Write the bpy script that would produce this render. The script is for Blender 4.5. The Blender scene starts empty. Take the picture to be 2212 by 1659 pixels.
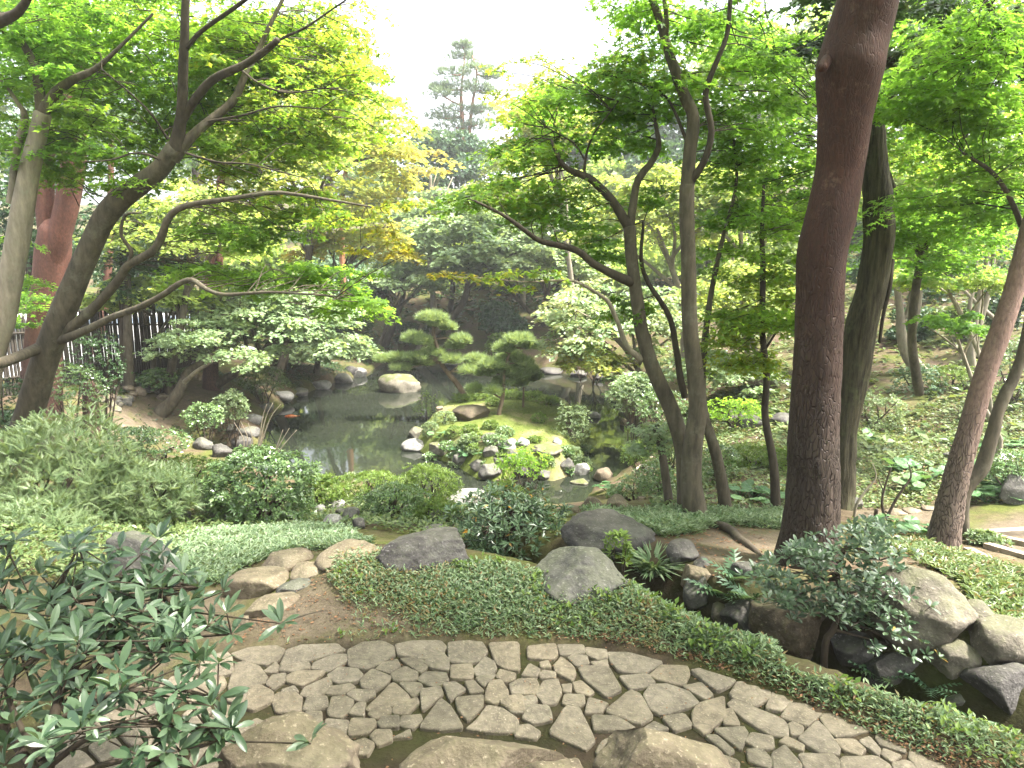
import bpy, math, random
import numpy as np
from mathutils import Vector, Matrix

# ------------------------------------------------------------------ camera, world, sun, exposure
SC = bpy.context.scene
COL = SC.collection
rng = np.random.default_rng(7)
random.seed(7)
F = 1468.0; CU, CV = 1106.0, 829.5          # focal length and centre in 2212 x 1659 working pixels
PITCH = math.radians(10.0)
EYE = np.array([0.0, 0.0, 2.7])
cam = bpy.data.cameras.new("camera"); cam_o = bpy.data.objects.new("camera", cam); COL.objects.link(cam_o)
cam.sensor_width = 36.0; cam.lens = 36.0 * F / 2212.0; cam.clip_start = 0.05; cam.clip_end = 2000
cam_o.location = EYE; cam_o.rotation_euler = (math.radians(90) - PITCH, 0, 0)
SC.camera = cam_o

SUN_EL, SUN_AZ = math.radians(62), math.radians(100)      # azimuth clockwise from +Y
world = bpy.data.worlds.new("World"); SC.world = world; world.use_nodes = True
wn = world.node_tree.nodes; wl = world.node_tree.links
bgn = wn["Background"]
sky = wn.new("ShaderNodeTexSky"); sky.sky_type = 'NISHITA'; sky.sun_disc = False
sky.sun_elevation = SUN_EL; sky.sun_rotation = SUN_AZ
sky.air_density = 1.0; sky.dust_density = 6.0; sky.ozone_density = 1.0
hsv = wn.new("ShaderNodeHueSaturation"); hsv.inputs["Saturation"].default_value = 0.35
wl.new(sky.outputs[0], hsv.inputs["Color"]); wl.new(hsv.outputs[0], bgn.inputs["Color"])
bgn.inputs["Strength"].default_value = 0.15
sun = bpy.data.lights.new("sun", 'SUN'); sun.energy = 4.2; sun.angle = math.radians(5); sun.color = (1.0, 0.95, 0.86)
sun_o = bpy.data.objects.new("sun", sun); COL.objects.link(sun_o)
sv = Vector((math.sin(SUN_AZ) * math.cos(SUN_EL), math.cos(SUN_AZ) * math.cos(SUN_EL), math.sin(SUN_EL)))
sun_o.rotation_euler = (-sv).to_track_quat('-Z', 'Y').to_euler(); sun_o.location = (0, 0, 40)
SC.view_settings.view_transform = 'Standard'; SC.view_settings.look = 'None'
SC.view_settings.gamma = 1.0; SC.view_settings.use_curve_mapping = False
SC.view_settings.exposure = 2.5
SC.cycles.use_denoising = True
SC.cycles.max_bounces = 9; SC.cycles.diffuse_bounces = 6; SC.cycles.glossy_bounces = 3
SC.cycles.transmission_bounces = 5; SC.cycles.volume_bounces = 0; SC.cycles.transparent_max_bounces = 6
SC.cycles.sample_clamp_indirect = 6.0

HAZE = .0013
# ------------------------------------------------------------------ pixel helpers
CP, SP = math.cos(PITCH), math.sin(PITCH)
def ray(u, v):
    x = (u - CU) / F; y = -(v - CV) / F
    return np.array([x, CP + y * SP, -SP + y * CP])
def P(u, v, Y):                      # point on the ray of a pixel at world distance Y
    d = ray(u, v); return EYE + d * (Y / d[1])
def PZ(u, v, z):                     # point on the ray of a pixel at height z
    d = ray(u, v); return EYE + d * ((z - EYE[2]) / d[2])
def px(n, p):                        # n pixels at the depth of point p, in metres
    q = np.asarray(p) - EYE
    return n * (q[1] * CP - q[2] * SP) / F

# ------------------------------------------------------------------ numpy noise
def _h(i, j, k, s):
    n = (i * 374761393 + j * 668265263 + k * 2147483647 + s * 1274126177) & 0xffffffff
    n = ((n ^ (n >> 13)) * 1274126177) & 0xffffffff
    return ((n ^ (n >> 16)) & 0xffff) / 65535.0
def noise(p, s=0):
    p = np.asarray(p, float); i = np.floor(p).astype(np.int64); f = p - i; f = f * f * (3 - 2 * f)
    r = 0
    for a in (0, 1):
        for b in (0, 1):
            for c in (0, 1):
                w = (f[..., 0] if a else 1 - f[..., 0]) * (f[..., 1] if b else 1 - f[..., 1]) * (f[..., 2] if c else 1 - f[..., 2])
                r = r + w * _h(i[..., 0] + a, i[..., 1] + b, i[..., 2] + c, s)
    return r * 2 - 1
def fbm(p, s=0, o=3):
    p = np.asarray(p, float); r = 0; a = 1.0; t = 0
    for k in range(o):
        r = r + a * noise(p * 2 ** k + 17.3 * k, s + k); t += a; a *= .5
    return r / t
def n2(x, y, sc, s=0, o=3):
    return fbm(np.stack([np.asarray(x) * sc, np.asarray(y) * sc, np.zeros_like(np.asarray(x, float)) + .5], -1), s, o)
def sstep(a, b, x):
    t = np.clip((x - a) / (b - a), 0, 1); return t * t * (3 - 2 * t)

# ------------------------------------------------------------------ mesh building
def build(name, V, faces, mat=None, parent=None, attrs=None, smooth=True):
    """faces: list of int arrays (n,k)"""
    V = np.asarray(V, np.float32).reshape(-1, 3)
    me = bpy.data.meshes.new(name)
    faces = [np.asarray(f, np.int32) for f in faces if len(f)]
    loops = np.concatenate([f.ravel() for f in faces]); tot = np.concatenate([np.full(len(f), f.shape[1], np.int32) for f in faces])
    me.vertices.add(len(V)); me.vertices.foreach_set("co", V.ravel())
    me.loops.add(len(loops)); me.loops.foreach_set("vertex_index", loops)
    me.polygons.add(len(tot)); st = np.concatenate([[0], np.cumsum(tot)[:-1]]).astype(np.int32)
    me.polygons.foreach_set("loop_start", st)
    try: me.polygons.foreach_set("loop_total", tot)
    except Exception: pass
    me.polygons.foreach_set("use_smooth", np.full(len(tot), bool(smooth)))
    if attrs:
        for k, (dom, a) in attrs.items():
            at = me.attributes.new(k, 'FLOAT', dom); at.data.foreach_set("value", np.asarray(a, np.float32))
    me.update(calc_edges=True); me.validate()
    if mat is not None: me.materials.append(mat)
    o = bpy.data.objects.new(name, me); COL.objects.link(o)
    if parent is not None: o.parent = parent
    return o
class MB:
    def __init__(s): s.V = []; s.f3 = []; s.f4 = []; s.n = 0
    def add(s, V, f3=None, f4=None):
        V = np.asarray(V, float)
        if f3 is not None and len(f3): s.f3.append(np.asarray(f3) + s.n)
        if f4 is not None and len(f4): s.f4.append(np.asarray(f4) + s.n)
        s.V.append(V); s.n += len(V)
    def build(s, name, mat, parent=None, smooth=True, off=None):
        V = np.concatenate(s.V)
        if off is not None: V = V - off
        fs = []
        if s.f3: fs.append(np.concatenate(s.f3))
        if s.f4: fs.append(np.concatenate(s.f4))
        return build(name, V, fs, mat, parent, None, smooth)
def tag(o, label=None, cat=None, group=None, kind=None):
    if label: o["label"] = label
    if cat: o["category"] = cat
    if group: o["group"] = group
    if kind: o["kind"] = kind
    return o
def empty(name, loc, label=None, cat=None, group=None):
    o = bpy.data.objects.new(name, None); COL.objects.link(o); o.location = tuple(loc); o.empty_display_size = .2
    return tag(o, label, cat, group)

def catmull(pts, rad, step):
    pts = np.asarray(pts, float); rad = np.asarray(rad, float)
    if len(pts) < 3:
        n = max(2, int(np.linalg.norm(pts[1] - pts[0]) / step)); t = np.linspace(0, 1, n + 1)[:, None]
        return pts[0] * (1 - t) + pts[-1] * t, rad[0] * (1 - t[:, 0]) + rad[-1] * t[:, 0]
    Q = np.vstack([2 * pts[0] - pts[1], pts, 2 * pts[-1] - pts[-2]]); R = np.concatenate([[rad[0]], rad, [rad[-1]]])
    op, orr = [], []
    for i in range(1, len(Q) - 2):
        n = max(1, int(np.ceil(np.linalg.norm(Q[i + 1] - Q[i]) / step)))
        for k in range(n):
            t = k / n
            op.append(.5 * (2 * Q[i] + (Q[i + 1] - Q[i - 1]) * t + (2 * Q[i - 1] - 5 * Q[i] + 4 * Q[i + 1] - Q[i + 2]) * t ** 2 + (3 * Q[i] - Q[i - 1] - 3 * Q[i + 1] + Q[i + 2]) * t ** 3))
            orr.append(R[i] * (1 - t) + R[i + 1] * t)
    op.append(Q[-2]); orr.append(R[-2])
    return np.array(op), np.array(orr)
def tube(mb, pts, rad, sides=8, step=.15, nz=0.0, seed=0, disp=None):
    p, r = catmull(pts, rad, step)
    T = np.gradient(p, axis=0); T /= np.linalg.norm(T, axis=1)[:, None] + 1e-9
    a = np.array([1.0, 0, 0]) if abs(T[0][0]) < .8 else np.array([0, 1.0, 0])
    N = np.zeros_like(p); n = a - T[0] * a.dot(T[0]); n /= np.linalg.norm(n)
    for i in range(len(p)):
        n = n - T[i] * n.dot(T[i]); n /= np.linalg.norm(n) + 1e-9; N[i] = n
    B = np.cross(T, N)
    th = np.linspace(0, 2 * np.pi, sides, endpoint=False)
    dirs = N[:, None, :] * np.cos(th)[None, :, None] + B[:, None, :] * np.sin(th)[None, :, None]
    rr = np.repeat(r[:, None], sides, 1)
    if nz:
        q = p[:, None, :] + dirs * r[:, None, None]
        rr = rr * (1 + nz * fbm(q / (np.mean(r) * 3.0), seed, 2))
    if disp is not None:
        L = np.concatenate([[0], np.cumsum(np.linalg.norm(np.diff(p, axis=0), axis=1))])
        rr = rr + disp(L[:, None] + 0 * rr, th[None, :] * r.mean() + 0 * rr, p[:, None, 2] + 0 * rr)
    V = (p[:, None, :] + dirs * rr[:, :, None]).reshape(-1, 3)
    i = np.arange(len(p) - 1)[:, None]; j = np.arange(sides)[None, :]; j2 = (j + 1) % sides
    f4 = np.stack([i * sides + j, i * sides + j2, (i + 1) * sides + j2, (i + 1) * sides + j], -1).reshape(-1, 4)
    V = np.vstack([V, p[-1] + T[-1] * r[-1] * .6]); e = len(V) - 1; b = (len(p) - 1) * sides
    f3 = np.stack([b + np.arange(sides), b + (np.arange(sides) + 1) % sides, np.full(sides, e)], -1)
    mb.add(V, f3, f4)
    return p

# ------------------------------------------------------------------ leaf templates (base at origin, along +y, normal +z)
def star(angs, lens, notch, droop=.18):
    pts = [(0, 0)]
    for k, (a, l) in enumerate(zip(angs, lens)):
        pts.append((l * math.sin(math.radians(a)), l * math.cos(math.radians(a))))
        if k < len(angs) - 1:
            m = math.radians((a + angs[k + 1]) / 2); pts.append((notch * math.sin(m), notch * math.cos(m)))
    V = np.array([(x, y, -droop * (x * x + y * y)) for x, y in pts])
    return V, np.array([(0, k + 1, k) for k in range(1, len(pts) - 1)])
def lobes(angs, lens, w, droop=.18):
    V = []; f = []
    for a, l in zip(angs, lens):
        t = math.radians(a); d = np.array([math.sin(t), math.cos(t)]); n = np.array([d[1], -d[0]]) * w; b = len(V)
        for q in (d * .05 - n * .55 * l, d * l, d * .18 + n * l): V.append((q[0], q[1], -droop * q.dot(q)))
        f.append((b, b + 2, b + 1))
    return np.array(V), np.array(f)
MAPLE = lobes([-100, -52, 0, 52, 100], [.62, .9, 1.05, .9, .62], .30)
MAPLE3 = lobes([-62, 0, 62], [.85, 1.05, .85], .40)
KITE = (np.array([(0, -.1, 0), (.46, .4, .03), (.1, 1, -.12), (-.42, .5, -.02)]), np.array([(0, 1, 2), (0, 2, 3)]))
LANCE = (np.array([(0, 0, 0), (.16, .5, .06), (0, 1, -.1), (-.16, .5, .06)]), np.array([(0, 1, 2), (0, 2, 3)]))
BLADE = (np.array([(-.05, 0, 0), (.05, 0, 0), (.04, .55, .02), (-.04, .55, .02), (0, 1, -.25)]), np.array([(0, 1, 2), (0, 2, 3), (3, 2, 4)]))
NEEDLE = (np.array([(-.05, 0, 0), (.05, 0, 0), (0, 1, 0)]), np.array([(0, 1, 2)]))
OVAL = (np.array([(0, 0, 0), (.28, .48, .06), (0, 1, -.1), (-.28, .48, .06)]), np.array([(0, 1, 2), (0, 2, 3)]))
def _lance_hi():
    ys = [0, .12, .3, .5, .7, .87, 1.0]; ws = [.02, .065, .118, .155, .145, .09, 0.0]
    V = []; f = []
    for y, w in zip(ys, ws):
        zc = -.22 * y * y + .05 * y; V += [(-w, y, zc + .25 * w), (0, y, zc), (w, y, zc + .25 * w)]
    for k in range(len(ys) - 1):
        a = 3 * k; f += [(a, a + 1, a + 4), (a, a + 4, a + 3), (a + 1, a + 2, a + 5), (a + 1, a + 5, a + 4)]
    return np.array(V), np.array(f)
LANCE_HI = _lance_hi()
def _frond(n=6):
    V = [(-.015, 0, 0), (.015, 0, 0), (0, 1, -.2)]; f = [(0, 1, 2)]
    for k in range(n):
        y = .12 + .8 * k / n; l = .34 * (1 - .75 * k / n) * (1 if k else .8); z = -.2 * y * y
        for s in (-1, 1):
            b = len(V); V += [(0, y - .045, z), (s * l, y + .16, z - .05), (0, y + .07, z)]; f += [(b, b + 1, b + 2)]
    return np.array(V), np.array(f)
FROND = _frond()
PLUME = (FROND[0] * np.array([.55, 1, 1]), FROND[1])
def _round():
    V = [(0, .1, 0)]; n = 11
    for k in range(n):
        a = math.radians(-165 + 330 * k / (n - 1)); V.append((.5 * math.sin(a), .5 + .5 * math.cos(a) * .95, .05 * (k % 2) - .03))
    V.append((0, .45, -.04)); c = len(V) - 1
    f = [(c, k + 1, k) for k in range(1, n)] + [(c, 1, 0), (c, 0, n)]
    return np.array(V), np.array(f)
ROUND = _round()

def unit(a): return a / (np.linalg.norm(a, axis=-1, keepdims=True) + 1e-9)
class Fol:
    """collects leaves and builds them as one mesh"""
    def __init__(s, tmpl): s.t = tmpl; s.p = []; s.d = []; s.n = []; s.s = []; s.a = []; s.r = []
    def add(s, pos, d, n, sc, aut=0.0, tone=None):
        pos = np.atleast_2d(pos); m = len(pos); s.r.append(rng.random(m) if tone is None else np.clip(.55 * tone + .45 * rng.random(m), 0, 1))
        s.p.append(pos); s.d.append(np.broadcast_to(d, (m, 3))); s.n.append(np.broadcast_to(n, (m, 3)))
        s.s.append(np.broadcast_to(sc, (m,))); s.a.append(np.broadcast_to(aut, (m,)))
    def count(s): return sum(len(x) for x in s.p)
    def arrays(s):
        return [np.concatenate(x) for x in (s.p, s.d, s.n, s.s, s.a)]
    def build(s, name, mat, parent=None, off=None, kind=None):
        p, d, n, sc, a = s.arrays(); y = unit(d); x = unit(np.cross(y, n)); z = np.cross(x, y)
        T, ft = s.t; m = len(p)
        if off is not None: p = p - off
        V = p[:, None, :] + sc[:, None, None] * (T[None, :, 0:1] * x[:, None, :] + T[None, :, 1:2] * y[:, None, :] + T[None, :, 2:3] * z[:, None, :])
        Fc = (np.arange(m)[:, None, None] * len(T) + ft[None]).reshape(-1, 3)
        o = build(name, V.reshape(-1, 3), [Fc], mat, parent,
                  {"rnd": ('FACE', np.repeat(np.concatenate(s.r), len(ft))), "aut": ('FACE', np.repeat(a, len(ft)))}, smooth=False)
        if kind: o["kind"] = kind
        return o

# ------------------------------------------------------------------ materials
def nmat(name):
    m = bpy.data.materials.new(name); m.use_nodes = True
    return m, m.node_tree.nodes, m.node_tree.links, m.node_tree.nodes["Principled BSDF"]
def ramp(N, L, src, stops):
    r = N.new("ShaderNodeValToRGB"); e = r.color_ramp.elements
    while len(e) < len(stops): e.new(.5)
    for k, (p, c) in enumerate(stops): e[k].position = p; e[k].color = (*c, 1)
    L.new(src, r.inputs[0]); return r.outputs[0]
def coords(N, L, scale=(1, 1, 1), kind="Object"):
    t = N.new("ShaderNodeTexCoord"); m = N.new("ShaderNodeMapping"); m.inputs["Scale"].default_value = scale
    L.new(t.outputs[kind], m.inputs[0]); return m.outputs[0]
def tex(N, L, vec, scale, detail=4, rough=.55, typ="Noise"):
    n = N.new("ShaderNodeTex" + typ); n.inputs["Scale"].default_value = scale
    if typ == "Noise": n.inputs["Detail"].default_value = detail; n.inputs["Roughness"].default_value = rough
    if vec is not None: L.new(vec, n.inputs["Vector"])
    return n.outputs[0]
def mix(N, L, fac, a, b, mode='MIX'):
    m = N.new("ShaderNodeMix"); m.data_type = 'RGBA'; m.blend_type = mode
    for i, s in ((0, fac), (6, a), (7, b)):
        if hasattr(s, "links"): L.new(s, m.inputs[i])
        else: m.inputs[i].default_value = s if not isinstance(s, tuple) else (*s, 1)
    return m.outputs[2]
def attr(N, name):
    a = N.new("ShaderNodeAttribute"); a.attribute_name = name; return a.outputs["Fac"]
def bump(N, L, h, strength=.4, dist=.02):
    b = N.new("ShaderNodeBump"); b.inputs["Strength"].default_value = strength; b.inputs["Distance"].default_value = dist
    L.new(h, b.inputs["Height"]); return b.outputs[0]
def math_(N, L, op, a, b=None):
    m = N.new("ShaderNodeMath"); m.operation = op
    for i, s in ((0, a), (1, b)):
        if s is None: continue
        if hasattr(s, "links"): L.new(s, m.inputs[i])
        else: m.inputs[i].default_value = s
    return m.outputs[0]
def leaf_mat(name, dark, light, aut=(.30, .14, .02), trans=.42, rough=.42, spec=.5, tgain=1.5):
    m, N, L, b = nmat(name)
    c = ramp(N, L, attr(N, "rnd"), [(0, dark), (.55, tuple((x + y) / 2 for x, y in zip(dark, light))), (1, light)])
    c = mix(N, L, attr(N, "aut"), c, aut)
    L.new(c, b.inputs["Base Color"]); b.inputs["Roughness"].default_value = rough; b.inputs["Specular IOR Level"].default_value = spec
    t = N.new("ShaderNodeBsdfTranslucent")
    tc = mix(N, L, 1.0, c, (tgain * 1.08, tgain, tgain * .55), 'MULTIPLY'); L.new(tc, t.inputs["Color"])
    ms = N.new("ShaderNodeMixShader"); ms.inputs[0].default_value = trans
    L.new(b.outputs[0], ms.inputs[1]); L.new(t.outputs[0], ms.inputs[2])
    L.new(ms.outputs[0], N["Material Output"].inputs["Surface"])
    return m
def rock_mat(name, a, b_, c, moss=.0, scale=1.0, mossc=(.07, .085, .02)):
    m, N, L, b = nmat(name); v = coords(N, L)
    n1 = tex(N, L, v, 2.2 * scale, 6, .65); n2_ = tex(N, L, v, 11 * scale, 5, .7); n3 = tex(N, L, v, 45 * scale, 3, .6)
    col = ramp(N, L, n1, [(.3, a), (.5, b_), (.7, c)])
    col = mix(N, L, .55, col, ramp(N, L, n2_, [(.3, (.35, .34, .32)), (.62, (1.25, 1.22, 1.18))]), 'MULTIPLY')
    col = mix(N, L, ramp(N, L, n3, [(.60, (0, 0, 0)), (.72, (1, 1, 1))]), col, tuple(min(1, x * 1.5) for x in c))
    if moss:
        g = N.new("ShaderNodeNewGeometry"); s = N.new("ShaderNodeSeparateXYZ"); L.new(g.outputs["Normal"], s.inputs[0])
        k = math_(N, L, 'ADD', s.outputs[2], math_(N, L, 'MULTIPLY', math_(N, L, 'SUBTRACT', tex(N, L, v, 3.3, 5, .7), .5), 2.4))
        col = mix(N, L, math_(N, L, 'MULTIPLY', ramp(N, L, k, [(.55, (0, 0, 0)), (.95, (1, 1, 1))]), moss), col, mossc)
    L.new(col, b.inputs["Base Color"]); b.inputs["Roughness"].default_value = .82; b.inputs["Specular IOR Level"].default_value = .3
    h = math_(N, L, 'ADD', n2_, math_(N, L, 'MULTIPLY', n3, .35)); L.new(bump(N, L, h, .7, .02), b.inputs["Normal"])
    return m
def bark_mat(name, a, b_, vs=(1, 1, .25), sc=14, strength=.5, lichen=None, rough=.85):
    m, N, L, b = nmat(name); v = coords(N, L, vs)
    n1 = tex(N, L, v, sc, 6, .65); n2_ = tex(N, L, coords(N, L), 1.7, 4, .6)
    col = ramp(N, L, n1, [(.3, a), (.7, b_)])
    col = mix(N, L, .6, col, ramp(N, L, n2_, [(.3, (.55, .55, .55)), (.7, (1.3, 1.27, 1.2))]), 'MULTIPLY')
    if lichen: col = mix(N, L, ramp(N, L, tex(N, L, coords(N, L), 3.1, 6, .75), [(.54, (0, 0, 0)), (.68, (.75, .75, .75))]), col, lichen)
    L.new(col, b.inputs["Base Color"]); b.inputs["Roughness"].default_value = rough; b.inputs["Specular IOR Level"].default_value = .2
    L.new(bump(N, L, n1, strength, .03), b.inputs["Normal"])
    return m
def pine_bark(name, z0, z1, red=(.235, .07, .032), low=(.085, .046, .032), deep=(.022, .012, .009)):
    """plated brown bark below, thin orange-red bark above (heights in metres)"""
    m, N, L, b = nmat(name); v = coords(N, L, (1, 1, .27))
    vor = N.new("ShaderNodeTexVoronoi"); vor.feature = 'DISTANCE_TO_EDGE'; vor.inputs["Scale"].default_value = 36
    nz = tex(N, L, v, 6, 4, .6); dv = N.new("ShaderNodeVectorMath"); dv.operation = 'ADD'
    cb = N.new("ShaderNodeVectorMath"); cb.operation = 'SCALE'; cb.inputs[3].default_value = .12
    cc = N.new("ShaderNodeTexNoise"); cc.inputs["Scale"].default_value = 9; L.new(v, cc.inputs["Vector"])
    L.new(cc.outputs["Color"], cb.inputs[0]); L.new(v, dv.inputs[0]); L.new(cb.outputs[0], dv.inputs[1]); L.new(dv.outputs[0], vor.inputs["Vector"])
    crack = ramp(N, L, vor.outputs["Distance"], [(.0, (.12, .12, .12)), (.11, (1, 1, 1))])
    g = N.new("ShaderNodeNewGeometry"); s = N.new("ShaderNodeSeparateXYZ"); L.new(g.outputs["Position"], s.inputs[0])
    mr = N.new("ShaderNodeMapRange"); mr.inputs[1].default_value = z0; mr.inputs[2].default_value = z1
    L.new(math_(N, L, 'ADD', s.outputs[2], math_(N, L, 'MULTIPLY', math_(N, L, 'SUBTRACT', tex(N, L, coords(N, L), 1.3, 4), .5), (z1 - z0) * .8)), mr.inputs[0])
    up = mr.outputs[0]
    lowc = mix(N, L, crack, deep, ramp(N, L, nz, [(.3, low), (.7, tuple(x * 1.7 for x in low))]))
    fine = tex(N, L, coords(N, L, (1, 1, .5)), 30, 6, .7)
    hic = ramp(N, L, fine, [(.3, tuple(x * .62 for x in red)), (.72, tuple(x * 1.35 for x in red))])
    hic = mix(N, L, ramp(N, L, tex(N, L, coords(N, L), 4.5, 6, .8), [(.58, (0, 0, 0)), (.75, (.6, .6, .6))]), hic, (.20, .13, .10))
    hic = mix(N, L, .75, hic, ramp(N, L, tex(N, L, coords(N, L, (1, 1, .35)), 2.6, 6, .7), [(.3, (.5, .55, .6)), (.5, (.95, .95, .95)), (.72, (1.35, 1.3, 1.25))]), 'MULTIPLY')
    hic = mix(N, L, .15, hic, mix(N, L, crack, tuple(x * .4 for x in red), (1, 1, 1)), 'MULTIPLY')
    col = mix(N, L, up, lowc, hic); L.new(col, b.inputs["Base Color"])
    b.inputs["Roughness"].default_value = .75; b.inputs["Specular IOR Level"].default_value = .25
    hgt = math_(N, L, 'ADD', math_(N, L, 'MULTIPLY', crack, math_(N, L, 'SUBTRACT', 1.15, up)), math_(N, L, 'MULTIPLY', fine, .3))
    L.new(bump(N, L, hgt, .8, .03), b.inputs["Normal"])
    return m

M = {}
M['maple'] = leaf_mat("maple_leaf", (.060, .142, .026), (.160, .280, .055), trans=.68, tgain=2.25, spec=.25)
M['maple_y'] = leaf_mat("maple_leaf_yellow", (.075, .155, .026), (.185, .295, .055), trans=.68, tgain=2.25, spec=.25)
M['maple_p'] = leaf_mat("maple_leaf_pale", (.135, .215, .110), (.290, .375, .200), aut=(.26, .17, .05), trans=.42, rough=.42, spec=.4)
M['maple_mid'] = leaf_mat("maple_leaf_middle", (.115, .180, .050), (.270, .340, .115), aut=(.34, .20, .04), trans=.6, tgain=1.95, spec=.3)
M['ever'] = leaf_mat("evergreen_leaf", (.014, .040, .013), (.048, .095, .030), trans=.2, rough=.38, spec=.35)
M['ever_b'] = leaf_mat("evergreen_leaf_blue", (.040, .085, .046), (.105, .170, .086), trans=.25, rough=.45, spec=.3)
M['gloss'] = leaf_mat("glossy_shrub_leaf", (.060, .120, .040), (.165, .245, .090), trans=.22, rough=.24, spec=.75)
M['rhodo'] = leaf_mat("leathery_shrub_leaf", (.028, .060, .028), (.098, .145, .080), aut=(.34, .17, .02), trans=.22, rough=.36, spec=.5)
M['shrub'] = leaf_mat("soft_shrub_leaf", (.060, .115, .018), (.170, .240, .055), trans=.38, spec=.35)
M['hinoki'] = leaf_mat("cypress_frond", (.062, .110, .044), (.215, .275, .140), trans=.35, rough=.45, spec=.35)
M['pine'] = leaf_mat("pine_needle", (.120, .185, .080), (.255, .325, .140), trans=.4, rough=.45, spec=.3)
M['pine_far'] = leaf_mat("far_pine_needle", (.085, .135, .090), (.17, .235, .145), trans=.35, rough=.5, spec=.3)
M['sasa'] = leaf_mat("dwarf_bamboo_leaf", (.080, .140, .062), (.250, .315, .195), aut=(.22, .13, .055), trans=.35, rough=.45, spec=.35)
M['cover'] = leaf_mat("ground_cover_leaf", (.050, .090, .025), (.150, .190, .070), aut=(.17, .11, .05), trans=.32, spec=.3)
M['mossleaf'] = leaf_mat("moss_tuft", (.060, .095, .018), (.15, .19, .045), aut=(.16, .12, .05), trans=.3, rough=.6, spec=.2)
M['butter'] = leaf_mat("butterbur_leaf", (.040, .105, .035), (.105, .190, .075), trans=.32, rough=.45, spec=.35)
M['litter'] = leaf_mat("fallen_leaf", (.10, .052, .028), (.20, .11, .06), trans=.1, rough=.7, spec=.2)
M['bark'] = bark_mat("maple_bark", (.042, .036, .026), (.118, .100, .072), lichen=(.13, .125, .09))
M['bark_l'] = bark_mat("pale_maple_bark", (.13, .115, .085), (.27, .235, .18), lichen=(.20, .20, .14))
M['bark_d'] = bark_mat("dark_branch_bark", (.030, .024, .018), (.075, .062, .046))
M['bark_oak'] = bark_mat("furrowed_oak_bark", (.014, .012, .008), (.085, .075, .045), vs=(1, 1, .10), sc=26, strength=1.0, lichen=(.085, .095, .045))
M['twig'] = bark_mat("twig_bark", (.03, .022, .016), (.07, .055, .04))
M['pine_r'] = pine_bark("red_pine_bark", .9, 3.2, red=(.046, .0185, .0125), low=(.031, .022, .017))
M['pine_l'] = pine_bark("orange_pine_bark", .0, 1.6, red=(.125, .056, .040), low=(.07, .038, .028))
M['pine_t'] = pine_bark("leaning_pine_bark", .2, 1.4, red=(.185, .120, .098), low=(.10, .075, .060))
M['pine_s'] = bark_mat("garden_pine_bark", (.075, .052, .034), (.19, .145, .10), sc=9)
M['pine_o'] = bark_mat("far_pine_bark", (.20, .085, .045), (.38, .19, .11), sc=6)
M['rock_g'] = rock_mat("grey_rock", (.042, .040, .037), (.086, .082, .075), (.135, .128, .116), .25)
M['rock_t'] = rock_mat("tan_rock", (.080, .062, .042), (.142, .113, .081), (.20, .164, .122), .15)
M['rock_d'] = rock_mat("dark_rock", (.024, .021, .020), (.056, .051, .049), (.10, .094, .090), .12)
M['rock_w'] = rock_mat("pale_rock", (.11, .108, .102), (.19, .185, .175), (.27, .262, .25), .15)
M['rock_m'] = rock_mat("mossy_rock", (.07, .063, .045), (.14, .128, .10), (.22, .20, .16), .9)
M['rock_n'] = rock_mat("brown_grey_rock", (.050, .043, .033), (.095, .083, .066), (.145, .128, .104), .3)
M['rock_b'] = rock_mat("brown_boulder", (.035, .028, .018), (.07, .055, .036), (.11, .088, .06), .5, mossc=(.05, .05, .02))
M['paving'] = rock_mat("paving_stone", (.092, .075, .053), (.130, .107, .077), (.168, .140, .104), 0, 1.6)
M['wood'] = bark_mat("weathered_wood", (.16, .13, .10), (.34, .29, .23), vs=(.3, 1, 1), sc=12)
M['bamboo'] = bark_mat("bamboo_picket", (.025, .022, .018), (.065, .055, .045), sc=8)

mk_, N, L, b = nmat("knot_scar"); b.inputs["Roughness"].default_value = .95; L.new(ramp(N, L, tex(N, L, coords(N, L), 30, 5), [(.35, (.008, .006, .005)), (.7, (.035, .024, .018))]), b.inputs["Base Color"]); M['knot'] = mk_
# ------------------------------------------------------------------ terrain
def poly_sd(x, y, poly):
    """signed distance to polygon, positive inside"""
    poly = np.asarray(poly); x = np.asarray(x, float); y = np.asarray(y, float)
    d = np.full(x.shape, 1e9); ins = np.zeros(x.shape, bool)
    for k in range(len(poly)):
        a = poly[k]; b = poly[(k + 1) % len(poly)]; e = b - a; l2 = e.dot(e) + 1e-12
        t = np.clip(((x - a[0]) * e[0] + (y - a[1]) * e[1]) / l2, 0, 1)
        d = np.minimum(d, np.hypot(x - a[0] - t * e[0], y - a[1] - t * e[1]))
        c = (a[1] > y) != (b[1] > y)
        if abs(e[1]) > 1e-12: ins ^= c & (x < a[0] + (y - a[1]) * e[0] / e[1])
    return np.where(ins, d, -d)
def line_d(x, y, pts):
    pts = np.asarray(pts, float); d = np.full(np.shape(x), 1e9)
    for a, b in zip(pts[:-1], pts[1:]):
        e = b[:2] - a[:2]; t = np.clip(((x - a[0]) * e[0] + (y - a[1]) * e[1]) / (e.dot(e) + 1e-12), 0, 1)
        d = np.minimum(d, np.hypot(x - a[0] - t * e[0], y - a[1] - t * e[1]))
    return d
WATER = -2.3
ctl = []
def cz(u, v, z): ctl.append(PZ(u, v, z))
def cy(u, v, Y): ctl.append(P(u, v, Y))
def cw(x, y, z): ctl.append(np.array([x, y, z], float))
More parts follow.
